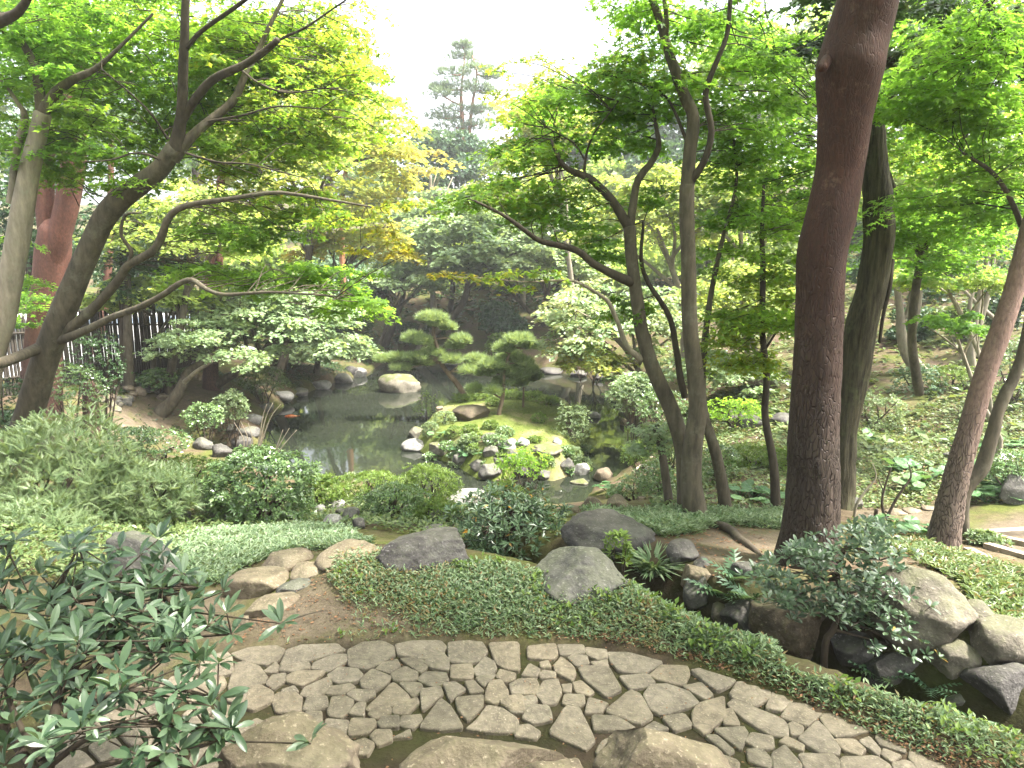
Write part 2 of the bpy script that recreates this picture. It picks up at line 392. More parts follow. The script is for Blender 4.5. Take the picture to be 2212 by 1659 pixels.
for a in [(0, 860, 15.7), (250, 800, 20), (480, 770, 25), (270, 900, 16.4), (200, 945, 14.5), (400, 890, 17.5), (450, 960, 15.5), (530, 850, 21.5),
          (420, 835, 21), (100, 1000, 10.5), (300, 1080, 9.5), (560, 1140, 8.8), (450, 1200, 6.8), (650, 1170, 7.3), (800, 1140, 8.0), (800, 1080, 11.5),
          (1000, 1100, 11.3), (1100, 1150, 7.6), (1250, 1112, 8.2), (950, 735, 38), (950, 660, 43), (1150, 700, 38), (1300, 760, 31), (700, 720, 36),
          (600, 770, 29), (1750, 850, 16), (2000, 700, 22), (2212, 650, 22), (1450, 900, 17), (1600, 950, 13.5), (1600, 1030, 10.5), (1380, 1080, 12.5),
          (1330, 1050, 14.5), (1450, 1000, 13.5), (1675, 1108, 8.5), (1567, 1105, 8.5), (1900, 1100, 9.4), (1950, 940, 14), (2212, 900, 13),
          (2000, 800, 18), (1500, 1115, 7.9), (1740, 1225, 6.1), (1560, 1190, 6.4), (2040, 1176, 7.2), (2170, 1170, 7.5), (2000, 1215, 6.0), (2212, 1300, 5.3),
          (1850, 1000, 11.5), (2100, 1060, 9.6), (90, 905, 14.3), (0, 940, 12), (1050, 1160, 7.2), (900, 1170, 7.3), (400, 1270, 5.7), (560, 1280, 5.5), (200, 1260, 5.4),
          (700, 780, 32)]: cy(*a)
for u, v in [(720, 1205), (880, 1208), (1000, 1218), (1150, 1250), (1300, 1300)]: cz(u, v, .16)
for u, v in [(1500, 1352), (1700, 1450), (1850, 1495), (2000, 1545), (2150, 1600)]: cz(u, v, .13)
for u, v in [(250, 1500), (420, 1430), (600, 1395), (900, 1384), (1300, 1388), (1500, 1435), (1700, 1510), (1900, 1598), (640, 1330)]: cz(u, v, 0.0)
for u, v in [(800, 1500), (1200, 1500), (600, 1550), (1500, 1560), (1700, 1620)]: cz(u, v, -.01)
for a in [(0, .8, .95), (-2, 1.2, .75), (2, .9, .7), (0, 2.3, .35), (-2.6, 2.6, .12), (-4, 3.5, .25), (-5, 5, .3), (2.6, 2.2, .1), (4.5, 3, -.1), (0, -5, 1.3), (30, -5, 2), (-30, -5, 1.3),
          (-30, 10, .6), (-30, 30, .2), (-22, 22, -.1), (-40, 60, 4), (0, 62, 6.5), (-15, 55, 4), (25, 55, 7), (0, 100, 13), (60, 100, 15), (-60, 100, 11), (60, 40, 10), (25, 20, 5), (30, 5, 4),
          (18, 32, 4.5), (10, 38, 1.5), (9, 4, .2), (14, 10, 1.6), (20, 14, 3.5), (-8, 9, -.1), (-12, 14, -.3)]: cw(*a)
ctl = np.array(ctl)
def tps_fit(c, lam=.02):
    n = len(c); d = np.hypot(c[:, None, 0] - c[None, :, 0], c[:, None, 1] - c[None, :, 1])
    K = np.where(d > 0, d * d * np.log(d + 1e-12), 0) + lam * np.eye(n)
    A = np.zeros((n + 3, n + 3)); A[:n, :n] = K; A[:n, n] = 1; A[:n, n + 1:] = c[:, :2]; A[n, :n] = 1; A[n + 1:, :n] = c[:, :2].T
    return np.linalg.solve(A, np.concatenate([c[:, 2], [0, 0, 0]]))
W_ = tps_fit(ctl)
def tps(x, y):
    z = W_[-3] + W_[-2] * x + W_[-1] * y
    for k, c in enumerate(ctl):
        d2 = (x - c[0]) ** 2 + (y - c[1]) ** 2; z = z + W_[k] * .5 * d2 * np.log(d2 + 1e-12)
    return z
PATH = np.array([PZ(u, v, 0)[:2] for u, v in [(-250, 1680), (60, 1560), (250, 1500), (330, 1468), (420, 1430), (500, 1408), (600, 1394), (740, 1386), (900, 1382), (1100, 1380), (1300, 1386), (1400, 1405),
                                              (1500, 1433), (1600, 1468), (1700, 1508), (1800, 1550), (1900, 1596), (2000, 1640), (2120, 1690), (2120, 2100), (1500, 1880), (1000, 1850), (500, 1880), (-250, 2000)]])
POND = np.array([PZ(u, v, WATER)[:2] for u, v in [(400, 985), (480, 1000), (560, 1030), (620, 1068), (700, 1072), (780, 1060), (860, 1065), (940, 1085), (1010, 1092), (1100, 1092), (1200, 1105), (1262, 1098), (1280, 1066),
                                                  (1330, 1040), (1395, 1005), (1405, 950), (1350, 900), (1335, 850), (1300, 822), (1240, 808), (1150, 800), (1050, 793), (960, 786), (890, 777), (870, 757), (845, 754),
                                                  (835, 780), (790, 808), (740, 822), (690, 838), (630, 862), (590, 890), (570, 930), (560, 972), (500, 965), (430, 965)]])
ISLE = np.array([PZ(u, v, WATER)[:2] for u, v in [(872, 968), (905, 990), (960, 1008), (1010, 1040), (1065, 1048), (1130, 1038), (1200, 1050), (1262, 1030), (1285, 985), (1290, 930), (1262, 893), (1200, 880), (1110, 876), (1000, 884), (925, 900), (890, 930)]])
RAVINE = np.array([(-.5, 6.9), (0, 6.5), (1.1, 5.75), (1.75, 5.05), (2.4, 4.5), (3.05, 3.95), (4.0, 3.2), (6.5, 1.8)])
XS = np.concatenate([np.arange(-130, -24, 4), np.arange(-24, -9, .5), np.arange(-9, 9, .15), np.arange(9, 24, .5), np.arange(24, 131, 4)])
YS = np.concatenate([np.arange(-30, -2, 4), np.arange(-2, 1, .4), np.arange(1, 9.5, .10), np.arange(9.5, 26, .22), np.arange(26, 48, .45), np.arange(48, 180, 4)])
GX, GY = np.meshgrid(XS, YS)
def terrain(x, y):
    xc = np.clip(x, -60, 60); yc = np.clip(y, -6, 100)
    z = tps(xc, yc); z = np.clip(z, -2.2, 16)
    z = z + .05 * n2(x, y, .9, 3) + .015 * n2(x, y, 5, 5)
    dr = line_d(x, y, RAVINE); z = z - 1.25 * np.exp(-(dr / .36) ** 2)
    sp = poly_sd(x, y, POND)
    z = np.where(sp > 0, WATER - np.clip(.12 + sp * .6, 0, .9), np.minimum(np.maximum(z, WATER + np.clip(.16 - sp * .35, 0, .45)), WATER + .18 - sp * .75))
    pp = poly_sd(x, y, PATH); k = sstep(-.12, .04, pp); z = z * (1 - k) + (-.018) * k
    return z
def isle_h(x, y):
    s = poly_sd(x, y, ISLE)
    return WATER - .5 + sstep(-.25, .9, s) * 1.12 + sstep(.8, 2.6, s) * .12 + .03 * n2(x, y, 1.3, 9)
GZ = terrain(GX, GY)
GZI = np.maximum(GZ, np.where((GX > -8) & (GX < 8) & (GY > 12) & (GY < 30), isle_h(GX, GY), -99))
def H(x, y):
    x = np.asarray(x, float); y = np.asarray(y, float)
    i = np.clip(np.searchsorted(XS, x) - 1, 0, len(XS) - 2); j = np.clip(np.searchsorted(YS, y) - 1, 0, len(YS) - 2)
    a = np.clip((x - XS[i]) / (XS[i + 1] - XS[i]), 0, 1); b = np.clip((y - YS[j]) / (YS[j + 1] - YS[j]), 0, 1)
    return (GZI[j, i] * (1 - a) + GZI[j, i + 1] * a) * (1 - b) + (GZI[j + 1, i] * (1 - a) + GZI[j + 1, i + 1] * a) * b
_TS = np.concatenate([np.arange(1.5, 12, .03), np.arange(12, 45, .1), np.arange(45, 150, .5)])
def hit(u, v, water=False):
    d = ray(u, v); p = EYE + _TS[:, None] * d
    h = H(p[:, 0], p[:, 1])
    if water: h = np.maximum(h, WATER)
    k = np.argmax(p[:, 2] < h); q = p[k].copy() if p[k, 2] < h[k] else p[-1].copy()
    return q
def ground(x, y): return np.array([x, y, float(H(x, y))])

# ground colour masks: bare earth and moss, by place
def wpoly(pts): return np.array([hit(u, v)[:2] for u, v in pts])
BARE = [wpoly([(520, 1360), (600, 1300), (690, 1262), (760, 1290), (860, 1330), (960, 1360), (900, 1380), (600, 1392)]),
        wpoly([(1420, 1180), (1560, 1140), (1690, 1150), (1700, 1215), (1600, 1225), (1480, 1200)]),
        wpoly([(1880, 1190), (2000, 1215), (1950, 1240), (1850, 1215)]),
        wpoly([(2122, 1135), (2212, 1112), (2400, 1165), (2300, 1240), (2165, 1205)]),
        wpoly([(330, 1300), (500, 1270), (480, 1420), (280, 1460)]), wpoly([(1850, 1100), (2030, 1095), (2060, 1125), (1860, 1130)])]
LANE = [hit(u, v) for u, v in [(120, 1010), (180, 960), (250, 925), (330, 890), (420, 852), (470, 830)]]
def masks(x, y):
    m = np.zeros(np.shape(x))
    for p in BARE: m = np.maximum(m, sstep(-.25, .15, poly_sd(x, y, p) + .12 * n2(x, y, 3, 11)))
    m = np.maximum(m, 1 - sstep(.45, .75, line_d(x, y, LANE)))
    return m
bare = masks(GX, GY); 
def ground_mat():
    m, N, L, b = nmat("garden_ground"); v = coords(N, L)
    n1 = tex(N, L, v, 1.1, 6, .65); n2_ = tex(N, L, v, 7, 6, .7); n3 = tex(N, L, v, 40, 4, .7)
    soil = ramp(N, L, n2_, [(.28, (.045, .032, .020)), (.5, (.080, .058, .038)), (.72, (.12, .09, .06))])
    dirt = ramp(N, L, n2_, [(.25, (.066, .052, .036)), (.5, (.100, .079, .055)), (.75, (.138, .110, .079))])
    moss = ramp(N, L, n2_, [(.3, (.045, .055, .014)), (.7, (.085, .095, .024))])
    c = mix(N, L, ramp(N, L, n1, [(.42, (0, 0, 0)), (.62, (1, 1, 1))]), soil, moss)
    d2 = mix(N, L, ramp(N, L, tex(N, L, v, 1.9, 6, .75), [(.52, (0, 0, 0)), (.68, (.75, .75, .75))]), dirt, moss)
    c = mix(N, L, attr(N, "bare"), c, d2)
    c = mix(N, L, .5, c, ramp(N, L, n3, [(.3, (.5, .5, .5)), (.7, (1.35, 1.35, 1.35))]), 'MULTIPLY')
    c = mix(N, L, attr(N, "shade_joints"), c, (.012, .010, .007))  # gully shade painted in as near-black; same colour for the path joints
    L.new(c, b.inputs["Base Color"]); b.inputs["Roughness"].default_value = .95; b.inputs["Specular IOR Level"].default_value = .1
    L.new(bump(N, L, math_(N, L, 'ADD', n2_, math_(N, L, 'MULTIPLY', n3, .4)), .7, .03), b.inputs["Normal"])
    return m
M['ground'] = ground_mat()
def grid_faces(ny, nx):
    i = np.arange(ny - 1)[:, None]; j = np.arange(nx - 1)[None, :]
    return np.stack([i * nx + j, i * nx + j + 1, (i + 1) * nx + j + 1, (i + 1) * nx + j], -1).reshape(-1, 4)
tag(build("ground", np.stack([GX, GY, GZ], -1).reshape(-1, 3), [grid_faces(len(YS), len(XS))], M['ground'], None, {"bare": ('POINT', bare.ravel()), "shade_joints": ('POINT', (np.exp(-(line_d(GX, GY, RAVINE) / .62) ** 2 ) * (GX > -2) + .85 * (poly_sd(GX, GY, PATH) > 0) * (.75 + .4 * n2(GX, GY, 2.0, 61))).clip(0, 1).ravel())}), kind="structure")  # second mask paints shade along the gully, plus dark joints under the paving

def moss_mat():
    m, N, L, b = nmat("island_moss"); v = coords(N, L)
    n1 = tex(N, L, v, .8, 5, .6); n2_ = tex(N, L, v, 9, 6, .7); n3 = tex(N, L, v, 60, 4, .7)
    c = ramp(N, L, n2_, [(.3, (.060, .080, .018)), (.55, (.10, .125, .028)), (.75, (.14, .16, .045))])
    c = mix(N, L, ramp(N, L, n1, [(.52, (0, 0, 0)), (.66, (.8, .8, .8))]), c, (.20, .165, .10))
    c = mix(N, L, .45, c, ramp(N, L, n3, [(.3, (.5, .5, .5)), (.7, (1.3, 1.3, 1.3))]), 'MULTIPLY')
    L.new(c, b.inputs["Base Color"]); b.inputs["Roughness"].default_value = .95; b.inputs["Specular IOR Level"].default_value = .1
    L.new(bump(N, L, n3, .8, .02), b.inputs["Normal"]); return m
M['moss'] = moss_mat()
ix = np.linspace(ISLE[:, 0].min() - .5, ISLE[:, 0].max() + .5, 70); iy = np.linspace(ISLE[:, 1].min() - .5, ISLE[:, 1].max() + .5, 80)
IX, IY = np.meshgrid(ix, iy)
tag(build("island", np.stack([IX, IY, isle_h(IX, IY)], -1).reshape(-1, 3), [grid_faces(80, 70)], M['moss']), kind="structure")

def water_mat():
    m, N, L, b = nmat("pond_water"); v = coords(N, L)
    c = ramp(N, L, tex(N, L, v, .25, 3, .5), [(.35, (.009, .012, .008)), (.65, (.018, .021, .014))])
    L.new(c, b.inputs["Base Color"]); b.inputs["Roughness"].default_value = .04; b.inputs["IOR"].default_value = 1.33
    b.inputs["Specular IOR Level"].default_value = .5
    L.new(bump(N, L, tex(N, L, coords(N, L, (1, .6, 1)), 3.5, 2, .5), .035, .05), b.inputs["Normal"]); return m
wx0, wx1, wy0, wy1 = POND[:, 0].min() - 1, POND[:, 0].max() + 1, POND[:, 1].min() - 1, POND[:, 1].max() + 1
tag(build("pond_water", [(wx0, wy0, WATER), (wx1, wy0, WATER), (wx1, wy1, WATER), (wx0, wy1, WATER)], [np.array([[0, 1, 2, 3]])], water_mat()), kind="structure")

# ------------------------------------------------------------------ stone path: power diagram seeded from the laid stones
Z1 = [(545,215,160),(760,172,280),(1070,160,320),(1390,170,250),(1660,140,270),(1920,155,220),(2140,180,220),(370,250,110),(710,285,210),(840,240,70),(965,240,150),(1155,215,190),(1240,280,180),(1485,232,120),(1620,225,150),(1755,210,130),(1885,265,120),(2020,235,110),
 (345,315,160),(490,360,200),(865,315,100),(1030,300,200),(1415,305,150),(1575,280,130),(1730,305,160),(2025,305,100),(2130,285,90),(150,360,180),(280,400,170),(645,405,100),(770,405,140),(930,430,150),(1085,355,160),(1215,362,150),(1335,395,150),(1480,410,220),(1610,360,120),(1720,415,110),(1840,370,110),(1960,345,100),(2085,375,120),
 (430,490,130),(590,495,140),(1085,440,130),(1220,455,130),(1315,475,80),(1580,460,140),(1775,510,230),(1935,460,140),(2060,520,290),(1075,520,80),(1200,570,120),(1340,570,140),(1440,490,120),(1490,545,110),(1605,540,110),(1450,625,110),(1560,610,100),(1320,665,130),(360,580,200),(200,470,150),(60,440,120),(480,600,150),(250,650,200),(80,600,180),
 (-60,520,170),(-80,680,190),(-230,620,190),(-240,760,190),(60,760,190),(260,800,200),(460,760,200),(700,640,220),(900,720,240),(1100,760,240)]
Z2 = [(100,125,140),(240,120,130),(345,135,100),(530,180,240),(695,225,150),(895,250,190),(1060,310,180),(1200,350,130),(1310,410,180),(1500,455,220),(1710,535,130),(1900,605,190),(45,215,85),(115,185,45),(125,230,65),(205,205,95),(268,163,90),(365,190,70),(365,260,190),(535,262,160),(830,300,120),
 (35,285,90),(133,308,110),(215,292,45),(290,292,80),(30,365,100),(245,350,95),(350,375,100),(505,390,210),(690,345,240),(80,410,130),(240,480,200),(420,450,180),(725,455,130),(870,420,140),(975,430,70),(1100,430,270),(1270,480,70),(970,520,150),(1105,540,120),(1250,550,110),(1375,525,180),(1520,562,140),(1610,565,90),(1710,600,90),
 (50,490,90),(625,480,110),(1100,600,110),(1220,620,150),(1370,630,190),(1590,640,220),(1790,660,130),(2060,690,130),(900,540,90),(700,560,160),(500,560,200),(900,650,200),(1150,720,200),(1400,740,220),(1650,750,220),(1900,760,220),(2150,800,220)]
seeds = []
for x, y, w in Z1: seeds.append(((300 + x / 2.212) * .864, (1560 + y / 2.212) * .864, w / 2.212 * .864))
for x, y, w in Z2: seeds.append(((1300 + x / 1.843) * .864, (1560 + y / 1.843) * .864, w / 1.843 * .864))
sp_ = []
for u, v, w in seeds:
    p = PZ(u, v, 0); sp_.append((p[0], p[1], px(w * .42, p)))
sp_ = np.array(sp_)
def clip_half(poly, n, c):           # keep n.p <= c
    out = []
    for k in range(len(poly)):
        a, b = poly[k], poly[(k + 1) % len(poly)]; da, db = n.dot(a) - c, n.dot(b) - c
        if da <= 0: out.append(a)
        if (da < 0) != (db < 0): out.append(a + (b - a) * (da / (da - db)))
    return out
def chaikin(p, it=2, k=.18):
    p = np.asarray(p)
    for _ in range(it):
        q = np.roll(p, -1, 0); p = np.stack([p * (1 - k) + q * k, p * k + q * (1 - k)], 1).reshape(-1, 2)
    return p
path_root = tag(bpy.data.objects.new("stone_path", None), kind="structure"); COL.objects.link(path_root)
path_root.location = (0, 4, 0)
far_edge = PATH[1:20]
TR1 = "455,205 500,180 585,155 610,185 620,270 520,290 450,275|615,165 720,130 860,120 910,140 870,200 805,222 700,205|890,225 925,140 1010,115 1200,112 1245,145 1060,195 960,212|1262,145 1340,105 1440,97 1510,125 1515,170 1440,215 1360,245 1270,232|1525,115 1600,97 1770,93 1800,125 1780,165 1690,192 1620,180 1545,170|1815,105 1920,95 2000,102 2030,150 1990,200 1930,215 1825,208|2040,105 2205,97 2205,255 2140,250 2085,215|310,265 395,228 430,250 425,270 340,278|262,322 290,288 420,300 428,325 395,350 300,338|40,385 130,345 240,318 225,350 160,392 60,400|190,400 240,370 350,365 368,385 330,415 200,425|365,405 490,300 570,292 578,330 540,375 470,410 390,438|600,355 640,215 680,208 760,230 808,290 800,320 690,358|795,262 860,212 872,230 870,265|890,255 895,235 1040,212 1045,245 960,262|1058,240 1075,215 1180,170 1250,168 1250,205 1150,258|1150,285 1215,243 1310,255 1340,285 1310,315 1220,325 1180,312|1420,245 1450,218 1530,195 1545,232 1490,270|1550,190 1610,187 1680,205 1700,235 1660,268|1685,215 1720,185 1790,168 1815,200 1815,255 1740,245|1830,230 1940,225 1950,260 1945,300 1835,298|1955,260 2020,182 2060,205 2080,240 2060,270 1980,288|812,325 845,280 910,272 912,310 850,358|922,290 980,262 1130,262 1090,295 1010,340 930,318|1335,310 1395,252 1495,295 1470,330 1400,370 1345,345|1500,282 1575,240 1640,270 1640,305 1590,318 1520,310|1645,305 1690,265 1800,270 1812,310 1740,350 1690,325|1970,300 2060,275 2075,285 2010,340|2085,290 2105,255 2180,275 2180,305 2130,318|598,378 690,365 692,400 670,450 600,415|697,460 715,350 765,342 840,375 835,430 740,472|850,400 880,380 960,375 1000,410 1000,480 870,485 852,430|900,362 960,343 985,375 905,378|1003,395 1025,355 1150,298 1165,325 1140,375 1060,412|1145,385 1165,350 1270,333 1295,350 1230,388|1262,390 1285,365 1400,370 1405,395 1330,430|1362,470 1510,322 1600,405 1560,435 1400,485|1545,325 1660,328 1668,360 1620,398|1662,365 1770,352 1778,385 1670,482|1790,330 1850,322 1905,360 1860,385 1825,425|1912,320 1955,318 2010,370 1940,380|2045,320 2105,312 2140,370 2140,410 2070,438 2022,415|2160,330 2230,300 2235,385 2170,385|2105,430 2130,405 2225,398 2235,480 2180,478|355,500 405,455 490,455 500,480 430,525|515,510 560,455 650,465 655,500 590,540|1018,470 1040,412 1140,402 1145,455 1060,485|1155,480 1175,405 1240,400 1285,425 1270,475 1225,517 1165,505|1270,495 1310,445 1352,438 1345,510|1378,495 1440,470 1492,462 1498,492 1410,522|1510,475 1540,440 1640,412 1648,440 1580,500 1520,495|1658,570 1770,415 1820,450 1897,575 1780,582|1858,410 2005,392 2000,450 1925,535 1880,480|1920,580 1990,520 2035,452 2110,465 2200,530 2185,595 2060,592|1135,575 1145,525 1255,535 1258,560 1240,620 1160,600|1270,565 1285,525 1400,530 1415,550 1370,600 1272,615|1430,550 1450,518 1535,512 1540,570 1450,572|1548,560 1555,515 1660,505 1665,530 1620,575|1390,620 1420,585 1495,590 1500,640 1430,668|1510,632 1600,588 1605,620|1280,660 1350,640 1400,660 1370,720 1290,720|1030,490 1110,490 1115,545 1060,530|60,520 150,440 290,440 280,500 180,540|290,560 380,520 500,520 580,560 470,630 330,620"
TR2 = "38,105 160,92 170,140 150,160 40,155|172,95 290,95 300,130 190,140|305,110 395,120 400,155 360,160 310,140|405,135 500,135 660,175 570,225 460,215 420,170|600,235 650,190 770,195 775,225 755,280 640,250|790,215 830,210 1000,262 910,308 850,260|970,320 1010,265 1155,300 1150,335 1080,375 990,345|1135,390 1170,310 1270,345 1200,400|1205,430 1250,368 1400,382 1400,400 1320,470|1392,440 1410,395 1600,445 1620,490 1460,522 1420,490|1645,530 1655,485 1770,530 1775,590 1665,555|1800,620 1810,555 2000,625 2010,690 1850,690|8,238 45,185 88,210 75,240|95,180 130,172 140,198 100,200|92,230 110,215 160,220 160,240 100,245|162,190 190,152 240,195 252,225 240,260 170,220|225,155 250,140 305,145 315,180 260,190|330,175 400,165 405,195 350,192|272,205 290,195 405,200 465,300 400,335 300,250|458,240 590,230 615,265 600,285 510,298|752,285 835,270 888,325 850,342|-10,255 70,248 85,290 70,320 -10,320|80,320 110,265 170,252 188,310 160,360 115,368|195,280 235,275 232,310 205,305|248,270 280,262 335,310 320,325 265,312|-50,385 0,340 70,330 75,350 10,405 -35,400|198,365 210,325 290,325 295,365 260,380|302,408 320,340 400,365 375,400|392,405 510,308 550,325 608,425 550,460|575,330 600,285 680,278 780,315 825,365 650,418 600,390|15,430 50,370 130,380 145,440 60,455|135,500 215,380 270,390 340,530 300,575|335,425 440,430 530,480 480,485 345,490|658,430 755,415 790,465 710,490|798,410 830,370 940,338 940,430 850,507 805,470|945,400 975,392 1012,465 942,462|960,370 985,348 1210,440 1235,480 1230,515 1150,505 1030,430|1240,465 1260,455 1300,475 1290,505 1255,510|893,485 1030,475 1045,500 1018,578|1043,540 1070,505 1160,520 1165,570 1100,572|1195,545 1225,520 1305,560 1300,583|1285,530 1370,448 1410,490 1465,570 1460,600 1370,588|1450,535 1540,535 1590,580 1560,603 1490,575|1565,540 1610,523 1655,575 1650,605|1670,600 1680,575 1755,605 1710,628|1720,640 1780,630 1850,655 1840,690 1730,690|-20,470 40,465 90,500 70,525 -20,515|580,480 620,455 680,485 600,500|1050,580 1110,570 1165,630 1150,660 1060,630|1165,600 1220,560 1290,640 1290,700 1180,690|1285,600 1440,605 1465,630 1470,690 1330,690|1480,620 1640,615 1700,655 1700,710 1480,710|860,515 900,512 980,580 960,600"
traced = []
for txt, x0, k in ((TR1, 300, 2.212), (TR2, 1300, 1.843)):
    for part in txt.split("|"):
        traced.append(np.array([PZ((x0 + float(a) / k) * .864, (1560 + float(b) / k) * .864, 0)[:2] for a, b in (q.split(",") for q in part.split())]))
PAVE = [rock_mat("paving_stone", tuple(x * k * t for x, t in zip((.100, .084, .062), w)), tuple(x * k * t for x, t in zip((.143, .121, .090), w)), tuple(x * k * t for x, t in zip((.185, .157, .120), w)), 0, 1.6)
        for k, w in ((1, (1, 1, 1)), (.9, (1, 1, .98)), (1.08, (1, 1, 1)), (.97, (1, 1.01, 1.03)), (1.03, (1.02, 1, .96)), (.85, (1, 1.01, 1)))]
def lay_stone(poly, soft):
    q = chaikin(poly, 2, soft)
    area = abs(np.sum(q[:, 0] * np.roll(q[:, 1], -1) - np.roll(q[:, 0], -1) * q[:, 1])) / 2
    if area < .0015: return
    cc = q.mean(0); d = np.roll(q, -1, 0) - q                    # denser outline, then chip it a little
    q = np.stack([q, q + d / 2], 1).reshape(-1, 2)
    q = q + .007 * np.stack([n2(q[:, 0] * 22, q[:, 1] * 22, 1, 21), n2(q[:, 0] * 22, q[:, 1] * 22, 1, 22)], 1); nn = len(q)
    zt = .002 + .008 * rng.random(); tl = rng.normal(0, .008, 2); ins = unit(cc - q)
    def lay(off, z): w = q + ins * off; return np.column_stack([w, z + (w - cc) @ tl])
    V = np.vstack([lay(-.003, -.05), lay(0, zt - .008), lay(.003, zt - .003), lay(.010, zt), [[cc[0], cc[1], zt + .002]]]) - np.array([0, 4, 0])
    f4 = []; k = np.arange(nn)
    for l in range(3): f4.append(np.stack([l * nn + k, l * nn + (k + 1) % nn, (l + 1) * nn + (k + 1) % nn, (l + 1) * nn + k], -1))
    f3 = np.stack([3 * nn + k, 3 * nn + (k + 1) % nn, np.full(nn, 4 * nn)], -1)
    if np.sum(q[:, 0] * np.roll(q[:, 1], -1) - np.roll(q[:, 0], -1) * q[:, 1]) < 0: f4 = [f[:, ::-1] for f in f4]; f3 = f3[:, ::-1]
    build("paving_stone", V, [np.concatenate(f4), f3], random.choice(PAVE), path_root, None, False)
def grow(p, d):
    c = p.mean(0); a = np.roll(p, 1, 0) - p; b = np.roll(p, -1, 0) - p; o = unit(-(unit(a) + unit(b))); s_ = np.sign(np.sum(o * (p - c), 1)); return p + o * s_[:, None] * d
for t in traced: lay_stone(grow(t, .014), .10)
for i, (x, y, r) in enumerate(sp_):
    if poly_sd(np.array([x]), np.array([y]), PATH)[0] < .02: continue
    c0 = np.array([x, y]); e = max(r * 2.0, .16)
    if max(poly_sd(np.array([x]), np.array([y]), t)[0] for t in traced) > -.02: continue
    poly = [c0 + e * np.array([math.cos(a), math.sin(a)]) for a in np.linspace(0, 2 * np.pi, 14, endpoint=False)]
    gap = .010 + .007 * rng.random()
    for j, (x2, y2, r2) in enumerate(sp_):
        if i == j: continue
        n = np.array([x2 - x, y2 - y]); D = np.linalg.norm(n)
        if D > 1.6: continue
        n /= D; t = (D * D + r * r - r2 * r2) / (2 * D)
        poly = clip_half(poly, n, n.dot(c0) + t - gap)
        if len(poly) < 3: break
    for t_ in traced:                                        # keep clear of the traced stones
        if len(poly) < 3: break
        m_ = t_.mean(0); n = m_ - c0; D = np.linalg.norm(n)
        if D > 1.2: continue
        n /= D; poly = clip_half(poly, n, (t_ @ n).min() - .012)
    for a, b in zip(far_edge[:-1], far_edge[1:]):            # trim to the far border of the path
        if len(poly) < 3: break
        t = b - a; n = np.array([-t[1], t[0]]); n /= np.linalg.norm(n)
        if n.dot(c0 - a) > 0: n = -n
        if np.linalg.norm((a + b) / 2 - c0) < .8: poly = clip_half(poly, n, n.dot(a) - .01)
    if len(poly) >= 3: lay_stone(np.array(poly), .13)

# ------------------------------------------------------------------ rocks
def ico(sub):
    import bmesh
    bm = bmesh.new(); bmesh.ops.create_icosphere(bm, subdivisions=sub, radius=1)
    V = np.array([v.co[:] for v in bm.verts]); f = np.array([[v.index for v in q.verts] for q in bm.faces]); bm.free(); return V, f
ICO = {k: ico(k) for k in (3, 4, 5)}
def rock_shape(seed, sub=4, cuts=9, rough=.09, blocky=.72):
    V, f = ICO[sub]; V = V.copy(); r = np.random.default_rng(seed)
    for k in range(cuts + 5):
        n = unit(r.normal(size=3) * np.array([1, 1, .9])); c = (blocky - .12) + .26 * r.random(); d = V @ n; q = d > c
        V[q] -= np.outer((d[q] - c) * .97, n)
    w = V + .18 * np.stack([noise(V * 2.3 + 5, seed), noise(V * 2.3 + 9, seed + 1), noise(V * 2.3 + 13, seed + 2)], 1)
    V *= (1 + rough * 1.1 * fbm(w * 1.5 + seed * 3.1, seed, 4))[:, None]
    V *= (1 - rough * .9 * np.clip(.25 - np.abs(fbm(w * 1.9 + 31, seed + 9, 3)), 0, 1) * 1.6)[:, None]
    V *= (1 + rough * .5 * fbm(V * 7 + seed, seed + 5, 3))[:, None]
    return V / np.abs(V).max(0), f
def rock(u, v, hw, hh, mat, label, Y=None, seed=None, depth=.8, name="rock", cat="rock", group=None, sub=4, cuts=9, rough=.09, rz=None, sink=.0, tilt=0.0, blocky=.72):
    seed = seed if seed is not None else int(u * 7 + v * 13)
    if Y is None:
        q = hit(u, v + hh * .75, True); Y = q[1] + px(hw, q) * depth * .45
    c = P(u, v, Y); a = px(hw, c); h = px(hh, c)
    V, f = rock_shape(seed, sub, cuts, rough, blocky)
    V = V * np.array([a, a * depth, h * 1.02]); t = tilt; R = np.array([[math.cos(t), 0, math.sin(t)], [0, 1, 0], [-math.sin(t), 0, math.cos(t)]])
    V = V @ R.T
    g = max(float(H(c[0], c[1])), WATER - .1); zb = min(g, c[2] - h) - .04
    low = V[:, 2] < 0; V[low, 2] *= max(1.0, (c[2] - zb) / max(h, 1e-3))
    o = build(name, V, [f], M[mat]); o.location = tuple(c)
    return tag(o, label, cat, group)

